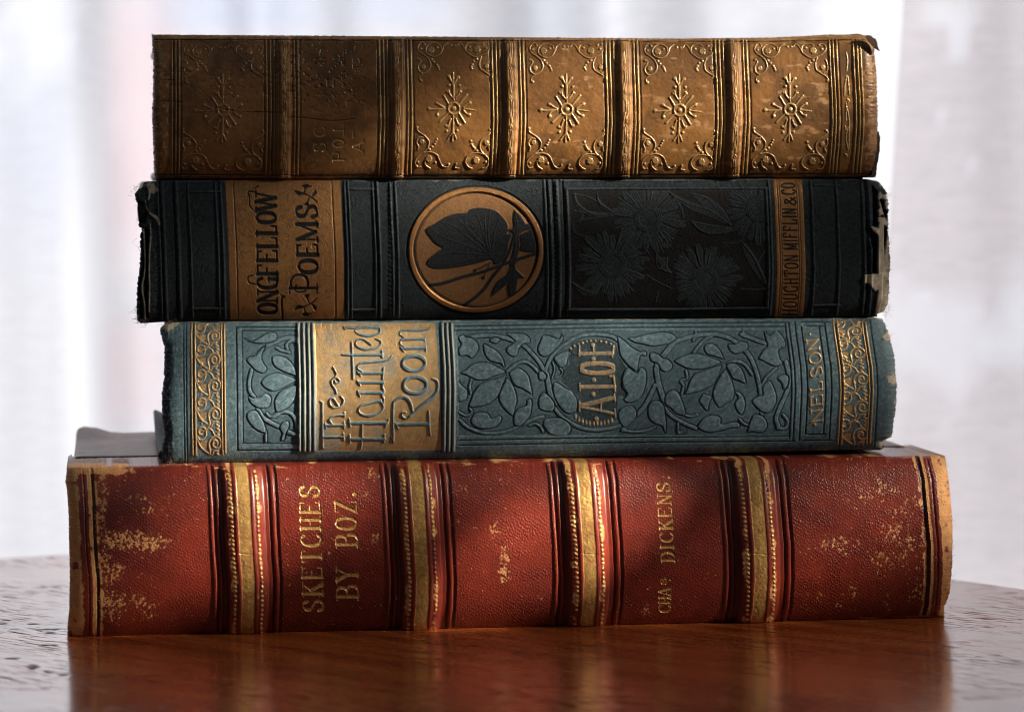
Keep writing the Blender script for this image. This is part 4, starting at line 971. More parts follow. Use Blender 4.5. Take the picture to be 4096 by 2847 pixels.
# ------------------------------------------------------------------ the black book
def black_book():
    root = empty('black_book', (0.01, 0.05, 0.0835))
    tag(root, 'black cloth book with a round gilt butterfly medallion and badly frayed ends', 'book', 'old books in the stack')
    A = Art('600,727 560,736 537,757 549,801 555,890 569,904 560,926 561,997 558,1069 548,1113 547,1203 547,1265 580,1291',
            '3500,722 3518,730 3545,761 3554,810 3552,890 3556,980 3560,1051 3556,1158 3554,1216 3536,1258 3510,1266',
            '530,745 589,729 634,722 1000,718 2000,716 3072,713 3465,716 3560,733', '540,1294 600,1291 732,1282 2000,1275 3000,1269 3496,1267 3560,1262',
            '703,735 706,800 716,1000 720,1150 724,1270', '3094,720 3100,800 3107,980 3110,1080 3106,1180 3100,1262', 0.0058, 0.0016, 2.6, 3, 2.6)
    X, Y = A.PX, A.PY
    BL, BR, M, FL, C8, C3 = Crop(500, 680, .7404), Crop(2100, 680, .662), Crop(1560, 700, .3634), Crop(2200, 700, .392), Crop(0, 712, .4462), Crop(3072, 712, .4462)
    rd = A.layer()
    for x, w in ((641, 3.5), (660, 5), (716, 6), (764, 3), (873, 3), (894, 4), (1389, 4), (1404, 3), (1502, 4), (1520, 4), (1571, 4), (1592, 4), (2189, 5), (2207, 5), (2238, 6), (3086, 4), (3254, 4), (3355, 4), (3457, 4), (3484, 5)): rd.vline(x, w, rnd=True)
    rd.vline(2276, 5, 750, 1240, rnd=True); rd.vline(3074, 5, 750, 1240, rnd=True)
    for s in ('2260,757 2700,754 3075,753', '2240,722 2700,722 3080,720', '2262,1240 2700,1238 3076,1232', '1404,757 1505,757', '1404,1240 1500,1238', '764,768 880,766', '768,1236 890,1234', '3256,740 3356,742', '3256,1222 3356,1220'): rd.stroke(P(s), 4, False, rnd=True)
    A.H += 0.00040 * rd.h; A.wear = np.maximum(A.wear, 0.30 * rd.m * (vnoise(X, Y, 5, 5, 12) > 0.45))
    gvs = A.layer()
    for x in (650, 705, 2198, 2222, 2262, 1510, 3470): gvs.vline(x, 4)
    A.H -= 0.0003 * gvs.h; A.dark = np.maximum(A.dark, 0.8 * gvs.m)
    for x in np.arange(735, 1270, 17): pass
    bead = A.layer()
    for y in np.arange(740, 1260, 19): bead.dot(1560, y, 5); bead.dot(2222, y, 5)
    A.H += 0.0003 * bead.h
    # gilt title panel with black letters
    tp = A.layer(); tp.vline(1144, 229, 700, 1300)
    q = vnoise(X, Y, 18, 18, 91)
    lt = A.layer()
    bx = lambda y: np.interp(y, [740, 1000, 1270], [1098, 1106, 1108])
    for ch, c0, c1 in (('O', 776, 724), ('N', 716, 652), ('G', 642, 582), ('F', 572, 510), ('E', 500, 434), ('L', 424, 362), ('L', 352, 300), ('O', 290, 228), ('W', 220, 126)):
        y0, y1 = 680 + .7404 * c0, 680 + .7404 * c1
        letter(lt, ch, (bx(y0), y0), (-77, 0), (bx(y1) - bx(y0), y1 - y0), 8.5, 4.2)
    b = lambda s, w: lt.stroke(BL(s), (np.array(w) if isinstance(w, (list, tuple)) else w) * .7404 / 2)
    b('858,682 846,700 850,800', 12); b('838,672 862,690', 8); b('712,620 672,610 664,580 690,570', 8)          # the L and G swashes
    b('700,120 668,116 664,140', 9); b('700,100 720,85', 8); b('690,215 672,190 672,130', 7)                        # apostrophe and W swash
    for ch, c0, c1, cap in (('O', 560, 486, 76), ('E', 470, 400, 80), ('M', 388, 284, 80), ('S', 262, 190, 82)):
        y0, y1 = 680 + .7404 * c0, 680 + .7404 * c1
        x = 1270 - (772 - y0) * 0.0 - (1040 - y0) * 0.012
        letter(lt, ch, (x, y0), (-cap, 0), (-3, y1 - y0), 9.0, 4.4)
    b('890,640 1036,640', 17); b('900,640 895,600 920,570 965,572 988,610 970,655 930,660 912,640 925,622', [10, 12, 14, 16, 14, 10, 9, 9, 9]); b('1036,615 1036,668', 9); b('888,625 888,668', 8)
    for yo, sg in ((740, 1), (128, -1)):                                                                               # little leafy sprigs
        f = lambda s: np.array([[965, yo]]) + P(s) * [1, sg]
        for s, w in (('70,-45 40,-20 0,0 -50,15', 8), ('0,0 10,30 40,40', 8), ('30,-15 20,-45', 7)): lt.stroke(BL(f(s)), w * .37)
        for s in ('-50,15 -30,-10 0,0', '10,25 -10,45 30,50', '20,-45 0,-60 30,-70', '40,-20 70,0 60,20'): lt.fill(BL(f(s)))
    crk = A.layer(); rr = np.random.default_rng(5)
    for i in range(420):
        x, y = rr.uniform(950, 1335), rr.uniform(730, 1270); an = rr.uniform(0, np.pi); l = rr.uniform(5, 15)
        crk.stroke(np.array([[x - l * math.cos(an), y - l * math.sin(an)], [x + l * math.cos(an), y + l * math.sin(an)]]), 0.9, False)
    inl = A.layer(); inl.vline(946, 2.5).vline(1339, 2.5)
    tm = tp.m; lm = lt.m * tm
    A.H += tm * (-0.00026 * lt.h - 0.00016 * crk.h - 0.0002 * inl.h) + 0.00004 * tm
    A.gold = np.maximum(A.gold, tm * (1 - lm) * (1 - 0.8 * inl.m) * (1 - 0.75 * crk.m) * (0.78 + 0.22 * q))
    A.dark = np.maximum(A.dark * (1 - tm), lm * 0.7)
    # medallion
    cx, cy = 1903.5, 1000.0
    md = A.layer(); md.ring(cx, cy, 260, 240.5, 8, 8); disc = A.layer(); disc.dot(cx, cy, 241, 226)
    bf = A.layer()
    bf.fill(M('400,590 480,545 600,470 720,425 845,417 862,400 880,380 960,360 1060,365 1170,395 1240,460 1290,530 1305,600 1290,650 1335,640 1340,670 1310,760 1290,860 1230,960 1150,985 1115,930 1000,960 830,1000 660,1025 490,1030 420,1000 405,960 440,910 520,850 578,800 520,770 450,700 405,640'))
    m = lambda s, w: bf.stroke(M(s), (np.array(w) if isinstance(w, (list, tuple)) else w) * .3634 / 2)
    m('410,1215 600,1185 800,1120 1000,1070 1200,1000 1400,930 1620,860', 36); m('800,1445 950,1340 1060,1230 1140,1110 1230,1000 1320,830 1380,650', 36)
    m('1110,960 1000,1020 940,1050', 14); m('1100,990 1060,1060 1030,1130', 14); bf.dot(*M('938,1052')[0], 7); bf.dot(*M('1030,1128')[0], 8); m('1390,650 1390,800 1360,960', 70)
    for s in ('1370,380 1440,450 1500,545 1560,510 1590,600 1480,610 1400,670 1350,640 1290,605 1360,580 1355,480', '1420,660 1560,600 1620,720 1620,850 1540,855 1480,845 1415,830 1440,760',
              '1320,960 1370,960 1390,1040 1490,1135 1410,1140 1400,1200 1390,1310 1310,1350 1290,1220 1310,1100', '1310,1040 1280,1100 1180,1170 1130,1260 1115,1340 1200,1280 1280,1210 1320,1150'): bf.fill(M(s), False)
    vn = A.layer()
    for s in ('1110,860 1040,700 1000,560 960,440', '1110,860 980,720 880,620 820,470', '1110,860 1080,660 1100,400', '1120,850 1150,650 1200,470', '1100,870 900,720 700,560 560,520', '1100,880 850,780 600,690 460,600', '1100,890 850,860 640,860 500,920', '1110,900 900,930 650,980 470,990', '1130,850 1200,700 1270,600', '1110,860 1060,760 1040,420', '1110,860 930,660 740,480', '840,420 820,500 850,600 960,730', '1370,420 1400,550 1380,700 1370,900 1350,1250', '1290,1150 1180,1230 1130,1310'):
        vn.stroke(M(s), 2.0)
    dm = disc.m; bm = bf.m * dm
    hatch = 0.8 + 0.2 * np.sin((X * 0.5 + Y) * 1.15)
    A.gold = np.maximum(A.gold, np.maximum(md.m * 0.95, dm * (1 - bm) * (0.62 + 0.3 * vnoise(X, Y, 4, 4, 14)) * hatch))
    A.H += 0.00028 * md.h - 0.00016 * dm + 0.00026 * bf.h * dm + 0.00010 * vn.h * bm
    A.dark = np.maximum(A.dark * (1 - dm), 0.35 * bm)
    drk = A.layer(); drk.ring(cx, cy, 245, 228, 5, 5).ring(cx, cy, 277, 256, 3, 3); A.H -= 0.00022 * drk.h; A.dark = np.maximum(A.dark, 0.7 * drk.m)
    # blind-stamped daisies and leaves
    fl = A.layer(); pet = A.layer(); rg = A.layer()
    for (fx, fy, k, seed) in ((1000, 445, 1.0, 1), (635, 910, 1.0, 2), (1580, 1080, 1.0, 3), (2130, 350, 0.95, 4)):
        c = FL('%f,%f' % (fx, fy))[0]; rr = np.random.default_rng(seed)
        for r in (100, 118, 134): rg.ring(c[0], c[1], r * .392 * k, r * .392 * k, 1.9, 1.9)
        n = 22
        for j in range(n):
            an = 2 * np.pi * (j + 0.4 * rr.random()) / n; L = rr.uniform(290, 390) * .392 * k; bnd = rr.normal(0, 0.06)
            p = np.array([[c[0] + q_ * math.cos(an + bnd * (q_ / L)), c[1] + q_ * math.sin(an + bnd * (q_ / L))] for q_ in (145 * .392 * k, 0.6 * L, L)])
            fl.stroke(p, [1.6, 3.0, 2.0])
            a2 = an + np.pi / n
            pp = np.array([[c[0] + q_ * math.cos(a2 + d), c[1] + q_ * math.sin(a2 + d)] for q_, d in ((140 * .392, -0.08), (0.8 * L, -0.13), (L * .98, -0.06), (L * 1.02, 0.0), (L * .98, 0.06), (0.8 * L, 0.13), (140 * .392, 0.08))])
            pet.fill(pp, False)
        pet.dot(c[0], c[1], 52 * k)
    for s in ('250,180 270,280 360,360 480,410 640,390', '480,190 500,280 640,380', '220,190 400,230 560,330 650,390', '1200,170 1400,290 1600,350 1720,420 1850,520', '1450,190 1600,240 1690,330', '1700,290 1790,400 1850,520', '1440,470 1600,510 1850,545', '1450,490 1560,580 1720,600 1900,560', '1960,690 2080,840 2130,960 2220,1150', '2000,730 2130,930 2220,1130',
              '2220,740 2140,850 2120,930', '1080,800 1100,940 1230,1000', '1200,840 1190,940 1235,995', '960,740 1010,800', '1950,1160 2080,1170 2220,1160', '230,1100 330,1170 450,1210', '230,520 270,600 420,640', '240,360 330,400 300,480', '1760,700 1900,690 1980,660', '1100,1200 1080,1290', '980,1020 1110,1100 1240,1160', '300,460 450,440 640,420', '1210,160 1330,320 1360,430', '1940,560 2060,430'):
        fl.stroke(FL(s), 2.4)
    for s in ('250,170 290,280 400,370 640,395 520,430 380,410 290,350 240,260', '480,190 520,270 650,385 560,370 490,290', '1200,170 1400,260 1620,330 1730,400 1850,520 1640,440 1400,340', '1450,190 1620,230 1700,300 1790,400 1850,520 1720,420 1560,320', '1440,480 1600,500 1860,550 1720,600 1560,590', '1960,690 2060,780 2150,950 2220,1150 2090,1010 1990,830', '1080,800 1140,850 1200,840 1190,940 1235,1000 1130,960', '230,1100 340,1150 480,1210 330,1230'):
        pet.fill(FL(s))
    zone = A.layer(); zone.band(2284, 3066, 764, 1232)
    A.H += zone.m * (0.00010 * pet.h - 0.00006 + 0.00013 * fl.h) + 0.00013 * rg.h * zone.m
    A.dark = np.maximum(A.dark, 0.85 * zone.m * (1 - np.clip(pet.m + fl.m + rg.m, 0, 1)))
    A.wear = np.maximum(A.wear, 0.22 * 0.7 * zone.m * fl.m * (vnoise(X, Y, 5, 5, 8) > 0.5))
    # leaf and sunray motifs in the small panels
    sm = A.layer()
    for (ox, oy, sx) in ((832, 1130, 1), (832, 880, 1), (1450, 1130, 1), (1450, 860, 1), (3305, 1130, 1), (3305, 900, 1), (1625, 770, .6), (2160, 770, .6), (1625, 1225, .6), (2160, 1225, .6)):
        for an in np.linspace(0.3, 2.9, 8):
            L = 75 * sx; sm.stroke(np.array([[ox - 30 * sx + 22 * math.cos(an) * sx, oy - 22 * math.sin(an) * sx], [ox - 30 * sx + 0.9 * L * math.cos(an), oy - L * math.sin(an)]]), 2.2, False)
        sm.ring(ox - 30 * sx, oy, 18 * sx, 18 * sx, 2.0)
    A.H += 0.0001 * sm.h
    # publisher's strip
    ps = A.layer(); ps.vline(3162.5, 57, 700, 1300); pl = A.layer(); pl.vline(3119, 2.2).vline(3127, 1.8).vline(3195, 2.2).vline(3203, 1.8)
    pt = A.layer()
    for word, y0, y1 in (('HOUGHTON', 1262, 1022), ('MIFFLIN', 1000, 836), ('&', 822, 790), ('CO', 779, 733)):
        W = {'I': 0.45, 'M': 1.25}; w = [W.get(c, 1.0) for c in word]; gap = 0.34 if len(word) > 2 else 0.3
        unit = (y0 - y1) / (sum(w) + gap * (len(w) - 1)); y = y0
        for c, k in zip(word, w):
            x = np.interp(y, [733, 800, 980, 1080, 1180, 1262], [3177, 3181, 3188, 3191, 3188, 3183])
            letter(pt, c, (x, y), (-54 if c != '&' else -46, 0), (0.001, -unit * k), 3.4, 3.0, False); y -= unit * (k + gap)
    pm = ps.m; A.gold = np.maximum(A.gold, pm * (1 - pt.m) * (1 - 0.7 * pl.m) * (0.8 + 0.2 * q)); A.dark = np.maximum(A.dark * (1 - pm), 0.7 * pt.m * pm)
    A.H += pm * (0.00010 - 0.00022 * pt.h - 0.00016 * pl.h)
    # torn, frayed ends
    vv = A.v[:, None] + 0 * X; nz = fbm(X, Y, 20, 81, 4); st = fbm(X, Y, 7, 82, 3, 5.0)
    base = np.clip((X - 3500) / 22, 0, 1) * np.where(Y > 870, 1.0, 0.55) * (vv < 0.985)
    fr = np.clip((base * 0.95 + 0.9 * (nz - 0.5) - 0.42) * 5, 0, 1) * np.clip((3560 - X) / 30 + (nz - .3), 0, 1)
    tear = A.layer(); tear.fill(C3('862,868 985,860 1000,1000 960,1015 930,985 905,940 860,945'), False); tear.fill(C3('915,435 985,450 1000,540 1000,860 985,860 985,520 950,490'), False); tear.fill(C3('975,860 1030,850 1020,1100 990,1220 960,1225 985,1010'), False)
    fr = np.maximum(fr, tear.m * np.clip(0.55 + nz, 0, 1)); A.H += 0.0004 * tear.h
    hol = A.layer(); hol.fill(C3('870,445 920,450 990,520 985,850 930,855 940,640'), False); hol.fill(C3('1040,420 1068,440 1070,520 1045,700 1040,560'), False); hol.fill(C3('1000,180 1045,220 1070,330 1060,380 1030,300'), False); hol.fill(C3('930,60 985,120 985,430 945,430'), False)
    A.dark = np.maximum(A.dark, hol.m); A.H -= 0.0010 * hol.h; fr = fr * (1 - hol.m)
    lf = A.layer()
    lf.stroke(C8('1285,460 1290,560 1298,700 1300,800 1290,880 1275,960 1280,1050 1298,1150 1298,1265'), 2.6); lf.stroke(C8('1345,410 1350,520 1340,650 1335,830 1340,960 1335,1200'), 2.6); lf.stroke(C8('1300,200 1315,260 1345,320 1400,360 1430,420'), [2, 3, 4, 7, 3]); lf.stroke(C8('1320,60 1340,130 1330,190'), 3.5)
    fr = np.maximum(fr, lf.m * 0.65 * (0.5 + 0.5 * (vnoise(X, Y, 6, 6, 83) > 0.4))); A.H += 0.0006 * lf.h
    h2 = A.layer(); h2.fill(C8('1230,200 1320,230 1340,330 1300,420 1250,400'), False); h2.stroke(C8('1272,470 1278,560 1284,700 1286,800 1270,880 1255,960 1262,1100 1270,1250'), 4.5); h2.stroke(C8('1315,470 1322,560 1318,800 1312,950 1318,1240'), 6)
    A.H -= 0.0014 * h2.h; A.dark = np.maximum(A.dark, h2.m)
    cor = blob(A, [(560, 748), (590, 740), (612, 760)], 26, 18, 0.75); cor = np.maximum(cor, blob(A, [(545, 1265), (575, 1285)], 18, 14, 0.6))
    fr = np.maximum(fr, np.clip((cor + 0.9 * (nz - .5) - 0.42) * 5, 0, 0.55)); A.fray = fr
    A.wear = np.maximum(A.wear, np.clip((np.clip(1 - vv / 0.03, 0, 1) * 0.8 + 1.0 * (st - 0.5) - 0.45) * 4, 0, 0.5) * (A.gold < .5))
    A.wear = np.maximum(A.wear, 0.4 * np.clip((690 - X) / 60, 0, 1) * (vnoise(X, Y, 5, 5, 84) > 0.62))
    A.wear = np.maximum(A.wear, 0.5 * np.clip((X - 3440) / 80, 0, 1) * (Y < 880) * np.clip((nz - .35) * 4, 0, 1) * (1 - hol.m))
    A.H += 0.0003 * (fbm(X, Y, 140, 86, 3) - 0.5)
    weave(A, math.radians(38), 6.6, 302, 0.00007, 0.30, 0.35)
    i = A.region(tm > 0.5, 'title_panel'); A.region((lm > 0.5), 'title_lettering', i)
    j = A.region(np.hypot((X - cx) / 269, (Y - cy) / 249) < 1, 'medallion'); A.region(bm > 0.5, 'butterfly_motif', j)
    k = A.region(pm > 0.5, 'publisher_strip'); A.region((pt.m > 0.5) & (pm > 0.5), 'publisher_lettering', k)
    build_spine(A, M_BLACK, root)
    L0, L1 = xw(572), xw(3535); zt, zb = 0.1208, 0.0836
    slab('front_cover', M_COVER_BLACK, root, L0, L1, 0.0064, 0.088, zt - 0.0026, zt)
    slab('back_cover', M_COVER_BLACK, root, L0, L1, 0.0064, 0.088, zb, zb + 0.0026)
    slab('page_block', M_PAGES, root, L0 + 0.004, L1 - 0.004, 0.0085, 0.085, zb + 0.0027, zt - 0.0027, rnd=0.0003)
    fibres('frayed_threads', root, M_THREAD_DARK, [(545, 760, 8, 12), (560, 860, 8, 40), (550, 1250, 8, 24), (575, 1285, 14, 8)], 110, 0.0010, 0.00005, 9, -0.8)
    fibres('frayed_threads', root, M_THREAD_PALE, [(3550, 780, 6, 20), (3556, 1000, 5, 60), (3550, 1150, 6, 60), (3545, 1240, 10, 14)], 110, 0.0009, 0.00005, 10, 0.7)
    p0 = unproject(np.array(563.), np.array(1010.), 0.001); p1 = unproject(np.array(536.), np.array(974.), 0.001)
    V = []
    for t in np.linspace(0, 1, 6):
        c = p0 + (p1 - p0) * t + np.array([0, 0, 0.0004 * math.sin(t * 3.1)])
        for qn in range(3): V.append(c + 0.00006 * (1.1 - t) * np.array([math.cos(qn * 2.09), 0.3, math.sin(qn * 2.09)]))
    Fc = [[k * 3 + q_, k * 3 + (q_ + 1) % 3, k * 3 + 3 + (q_ + 1) % 3, k * 3 + 3 + q_] for k in range(5) for q_ in range(3)]
    mesh_obj('loose_thread', np.array(V), np.array(Fc), M_THREAD_DARK, root)
black_book()

# ------------------------------------------------------------------ the brown book
def brown_book():
    root = empty('brown_book', (0.01, 0.05, 0.1212))
    tag(root, 'brown calf book with gilt rosettes and five raised bands, topmost of the stack', 'book', 'old books in the stack')
    A = Art('607,147 609,192 613,277 610,402 608,468 613,602 615,696 620,711', '3486,147 3500,160 3498,214 3507,312 3511,446 3511,522 3508,600 3503,680 3498,706',
            '600,139 1197,143 2100,150 2697,155 3072,151 3200,146 3300,140 3429,138 3520,148', '600,717 1197,718 2000,716 2800,714 3477,711 3520,711',
            '718,150 719,300 720,420 719,560 718,700', '3317,150 3322,270 3329,400 3331,490 3326,580 3317,690', 0.0056, 0.0030, 2.8, 4, 1.6)
    X, Y = A.PX, A.PY
    C4 = Crop(2480, 140, .3634); CT = Crop(900, 140, .3635)
    bands = (1142, 1596, 2047, 2504, 2944); cents = (897, 1819, 2271, 2722, 3164); wid = (355, 324, 335, 317, 321)
    for bc in bands:
        t = A.AX - bc
        A.H += 0.0014 * smoothstep((t + 27) / 11) * smoothstep((27 - t) / 13)
        L = A.layer(); L.vline(bc - 74, 3.4, 160, 700).vline(bc - 58, 3.2, 160, 700).vline(bc - 43, 3.0, 160, 700).vline(bc + 38, 3.2, 160, 700).vline(bc + 52, 3.2, 160, 700)
        if bc > 1600 or True:
            keep = 0.35 + 0.65 * (fbm(X, Y, 60, int(bc)) > 0.46) if bc > 1500 else 0.25
            A.gold = np.maximum(A.gold, L.m * 0.8 * keep)
        A.H += 0.00030 * L.h
        G = A.layer(); G.vline(bc - 66, 4, 160, 700).vline(bc - 50, 4, 160, 700).vline(bc + 45, 4, 160, 700).vline(bc - 82, 4, 160, 700).vline(bc + 60, 3, 160, 700); A.H -= 0.00022 * G.h; A.dark = np.maximum(A.dark, 0.35 * G.m)
        o = A.layer()
        for k, y in enumerate(np.arange(215, 690, 118)):
            j = min(np.searchsorted(A.mxy, y), A.nv - 1); x = A.PX[j, int(np.argmin(np.abs(A.AX[j] - (bc - 6))))]
            for s in ('0,-50 3,-20 0,10 6,40', '8,-44 9,-10 4,36', '-6,30 -2,0 2,42', '0,52 6,60 -2,64 -4,56'): o.stroke(np.array([x, y]) + P(s), 1.7)
        A.H += 0.0002 * o.h; A.gold = np.maximum(A.gold, 0.55 * o.m * (fbm(X, Y, 30, 7) > 0.45))
    L = A.layer()
    for x in (690, 704, 718, 3329, 3343, 3357, 3424, 3440, 3452): L.vline(x, 3.2, 160, 696)
    A.H += 0.0004 * L.h; A.gold = np.maximum(A.gold, L.m * np.where(X > 2000, 0.75, 0.25) * (0.3 + 0.7 * (vnoise(X, Y, 14, 40, 4) > .4)))
    G = A.layer()
    for x in (697, 711, 725, 3336, 3350, 3364, 3432, 3447): G.vline(x, 3.5, 160, 696)
    A.H -= 0.00025 * G.h; A.dark = np.maximum(A.dark, 0.4 * G.m)
    o = A.layer(); C2 = Crop(3072, 0, .4462)
    for s in ('705,680 690,760 685,860', '715,690 722,760 730,850', '700,930 700,1000 700,1080', '705,960 722,1040 728,1120 722,1340', '690,1130 700,1165 722,1140', '715,1160 700,1220 715,1340', '700,470 712,540 705,640', '710,890 728,905 715,925', '690,1380 710,1395 700,1410'): o.stroke(C2(s), 1.7)
    A.H += 0.00025 * o.h; A.gold = np.maximum(A.gold, 0.8 * o.m)
    # tooled corners and rosettes
    CORN = ['590,110 545,140 530,190 490,245 430,260 370,225 355,165 400,115 460,110 510,140 520,180', '345,125 320,100 285,120 268,165 290,210 340,245 385,290 405,350 385,410 330,445 285,420 270,370 290,330 300,300 275,280', '330,445 290,480 290,520 310,530',
            '690,140 720,110 760,150 785,200 840,245 890,265 950,250 1010,215 1045,160 1020,115 975,110', '785,200 780,150 810,112 870,105 910,125', '950,260 930,320 940,390 990,430 1050,470 1075,510', '1040,280 1060,330 1060,400 1020,430',
            '255,1030 270,1080 340,1130 385,1190 375,1260 330,1310 260,1370 240,1430 265,1475 300,1470', '330,1150 280,1150 255,1200 275,1250 265,1290', '330,1320 400,1310 470,1340 500,1400 530,1460 580,1475 600,1445', '400,1490 350,1450 345,1400',
            '1045,1060 1065,1080 1030,1120 960,1170 935,1230 950,1300 1000,1350 1030,1400 1010,1470 960,1490', '1000,1340 900,1320 810,1350 780,1420 810,1470 850,1490', '680,1440 670,1480 710,1490', '1060,1160 1060,1220 1030,1250 1045,1300']
    DOTS = [(300, 170, 14), (475, 155, 13), (625, 135, 13), (825, 150, 13), (1000, 165, 14), (670, 140, 12), (270, 1420, 13), (455, 1425, 13), (275, 285, 14), (340, 125, 12), (970, 118, 13), (1062, 515, 16), (300, 525, 14), (262, 1040, 13), (1045, 1062, 12), (600, 1445, 13), (680, 1442, 12), (1000, 1420, 12),
            (415, 290, 14), (440, 320, 13), (470, 350, 13), (485, 375, 12), (494, 400, 11), (905, 290, 14), (870, 312, 13), (850, 345, 14), (838, 370, 14), (850, 395, 12), (390, 1280, 14), (420, 1255, 13), (445, 1220, 13), (460, 1195, 12), (472, 1170, 12), (840, 1190, 13), (850, 1230, 13), (862, 1252, 12), (878, 1272, 14), (905, 1298, 13)]
    GRAPE = [(410, 185, 40), (325, 375, 30), (905, 180, 42), (1008, 365, 30), (385, 1385, 42), (310, 1195, 30), (895, 1400, 42), (1005, 1210, 30)]
    ROS = [('655,745 652,660 650,560', [14, 18, 30]), ('650,550 648,500 650,440', [14, 26, 14]), ('612,490 625,525 643,552', 20), ('692,488 678,525 660,550', 20), ('600,630 610,670 640,712', 16), ('722,635 705,675 672,712', 16), ('598,780 570,730 545,690', 19), ('715,780 750,735 795,680', [14, 18, 26]), ('600,875 550,925 508,970', [14, 20, 26]), ('710,880 740,930 772,985', [14, 20, 24]),
           ('555,832 500,852 470,890', 18), ('552,820 500,790 472,772', 18), ('545,830 450,842 382,836', [10, 14, 22]), ('758,818 790,790 825,772', 18), ('758,850 790,885 818,895', 18), ('765,835 830,842 890,850', [16, 18, 6]), ('650,900 648,1000 645,1092', [14, 20, 28]), ('622,945 605,990 590,1035', 17), ('680,945 695,985 712,1020', 17), ('645,1095 642,1140 640,1185', [20, 14, 20]), ('638,1098 610,1135 588,1165', 15), ('655,1098 670,1135 682,1168', 15)]
    RD = [(605, 575, 15), (716, 580, 15), (600, 482, 20), (704, 490, 18), (585, 645, 14), (730, 650, 14), (478, 905, 18), (470, 775, 17), (385, 836, 20), (828, 770, 18), (820, 900, 18), (578, 1080, 15), (690, 1076, 15), (574, 1022, 16), (718, 1012, 15)]
    rosm = []
    for pi, (cx, w) in enumerate(zip(cents, wid)):
        L = A.layer(); R = A.layer(); sx = w / 317.0; oy = (441, 434, 438, 441, 438)[pi] - 441.0
        def f(t): p = C4(t); return np.column_stack([cx + (p[:, 0] - 2722) * sx, p[:, 1] + oy])
        for s in CORN: L.stroke(f(s), 2.0, rnd=True)
        for x, y, r in DOTS: q = f('%f,%f' % (x, y))[0]; L.dot(q[0], q[1], r * .3634)
        for x, y, r in GRAPE:
            q = f('%f,%f' % (x, y))[0]; rr = r * .3634
            for a_ in range(7): L.dot(q[0] + 0.55 * rr * math.cos(a_ * 0.9), q[1] + 0.6 * rr * math.sin(a_ * 0.9), rr * .33)
            L.dot(q[0], q[1], rr * .34)
        for s, k in ROS: R.stroke(f(s), (np.array(k) if isinstance(k, list) else k) * .3634 / 2, rnd=True)
        for x, y, r in RD: q = f('%f,%f' % (x, y))[0]; R.dot(q[0], q[1], r * .3634)
        q = f('655,830')[0]; R.ring(q[0], q[1], 22.5, 22.5, 3.2, 3.2); R.dot(q[0], q[1], 8)
        g = (0.18 if pi == 0 else 0.62)
        keep = np.clip(0.45 + 1.4 * (fbm(X, Y, 40, 13 + pi) - 0.35), 0.1, 1)
        A.gold = np.maximum(A.gold, np.maximum(L.m, R.m) * g * keep)
        A.H += (0.00026 if pi else 0.00022) * np.maximum(L.h, R.h)
        sh = A.layer(); rosm.append(R.m > 0.5)
    # rubbed lettering in the second panel
    lt = A.layer()
    for ch, x0, x1, y0, y1 in (('S', 1110, 980, 1290, 1180), ('C', 1110, 985, 1120, 1012), ('S', 1108, 985, 350, 240), ('P', 1315, 1190, 1390, 1290), ('O', 1315, 1190, 1238, 1148), ('A', 1530, 1412, 1290, 1170)):
        b0 = CT('%f,%f' % (x0, y0))[0]; e0 = CT('%f,%f' % (x1, y1))[0]
        letter(lt, ch, b0, (e0[0] - b0[0], 0), (0.001, e0[1] - b0[1]), 4.2, 2.2)
    for s in ('1310,190 1310,330', '1310,260 1200,262', '1415,1060 1415,1130', '1310,985 1310,1105', '1310,1050 1200,1048', '1415,360 1520,365 1520,330', '1490,290 1500,320'): lt.stroke(CT(s), 2.6, False)
    A.H -= 0.00030 * lt.h; A.gold = np.maximum(A.gold, 0.5 * lt.m * np.clip((Y - 320) / 250, 0.25, 1))
    # joint lines, pitting, scuffs
    jl = A.layer()
    for s in ('620,160 1500,163 2300,166 3000,168 3480,160', '620,700 1500,702 2500,700 3490,696'): jl.stroke(P(s), 2.4)
    A.H -= 0.0004 * jl.h; A.dark = np.maximum(A.dark, 0.75 * jl.m); j2 = A.layer(); j2.stroke(P('620,706 1500,708 2500,706 3490,702'), 2); A.gold = np.maximum(A.gold, 0.35 * j2.m * (vnoise(X, Y, 20, 20, 3) > .5))
    cr = A.layer()
    for s in ('1020,448 1080,450 1130,452', '1160,470 1230,473 1290,482 1340,484 1420,476', '860,430 960,447 1040,450', '640,404 700,408 730,410', '640,318 700,322'): cr.stroke(P(s), 1.5)
    A.H -= 0.0005 * cr.h; A.dark = np.maximum(A.dark, 0.8 * cr.m)
    leftz = np.clip((1560 - X) / 160, 0, 1) * (X > 640)
    pits = np.clip((fbm(X, Y, 13, 51, 3) - 0.56) * 7, 0, 1)
    pz = np.maximum(leftz * np.clip((500 - Y) / 120, 0.12, 1) * np.where(X > 1160, 1.0, 0.5), 0.10)
    A.H -= 0.00022 * pits * pz * (np.abs(A.gold) < .5); A.dark = np.maximum(A.dark, 0.35 * pits * pz)
    A.H += 0.00018 * (fbm(X, Y, 34, 52, 4) - 0.5) + 0.0003 * (fbm(X, Y, 150, 53, 2) - 0.5)
    sc = fbm(X, Y, 18, 54, 4, 3.0); sc2 = fbm(X, Y, 70, 55, 3, 1.8)
    A.wear = np.clip((sc + 0.7 * sc2 - 1.03) * 6, 0, 0.5) * np.clip((X - 1500) / 400, 0.25, 1)
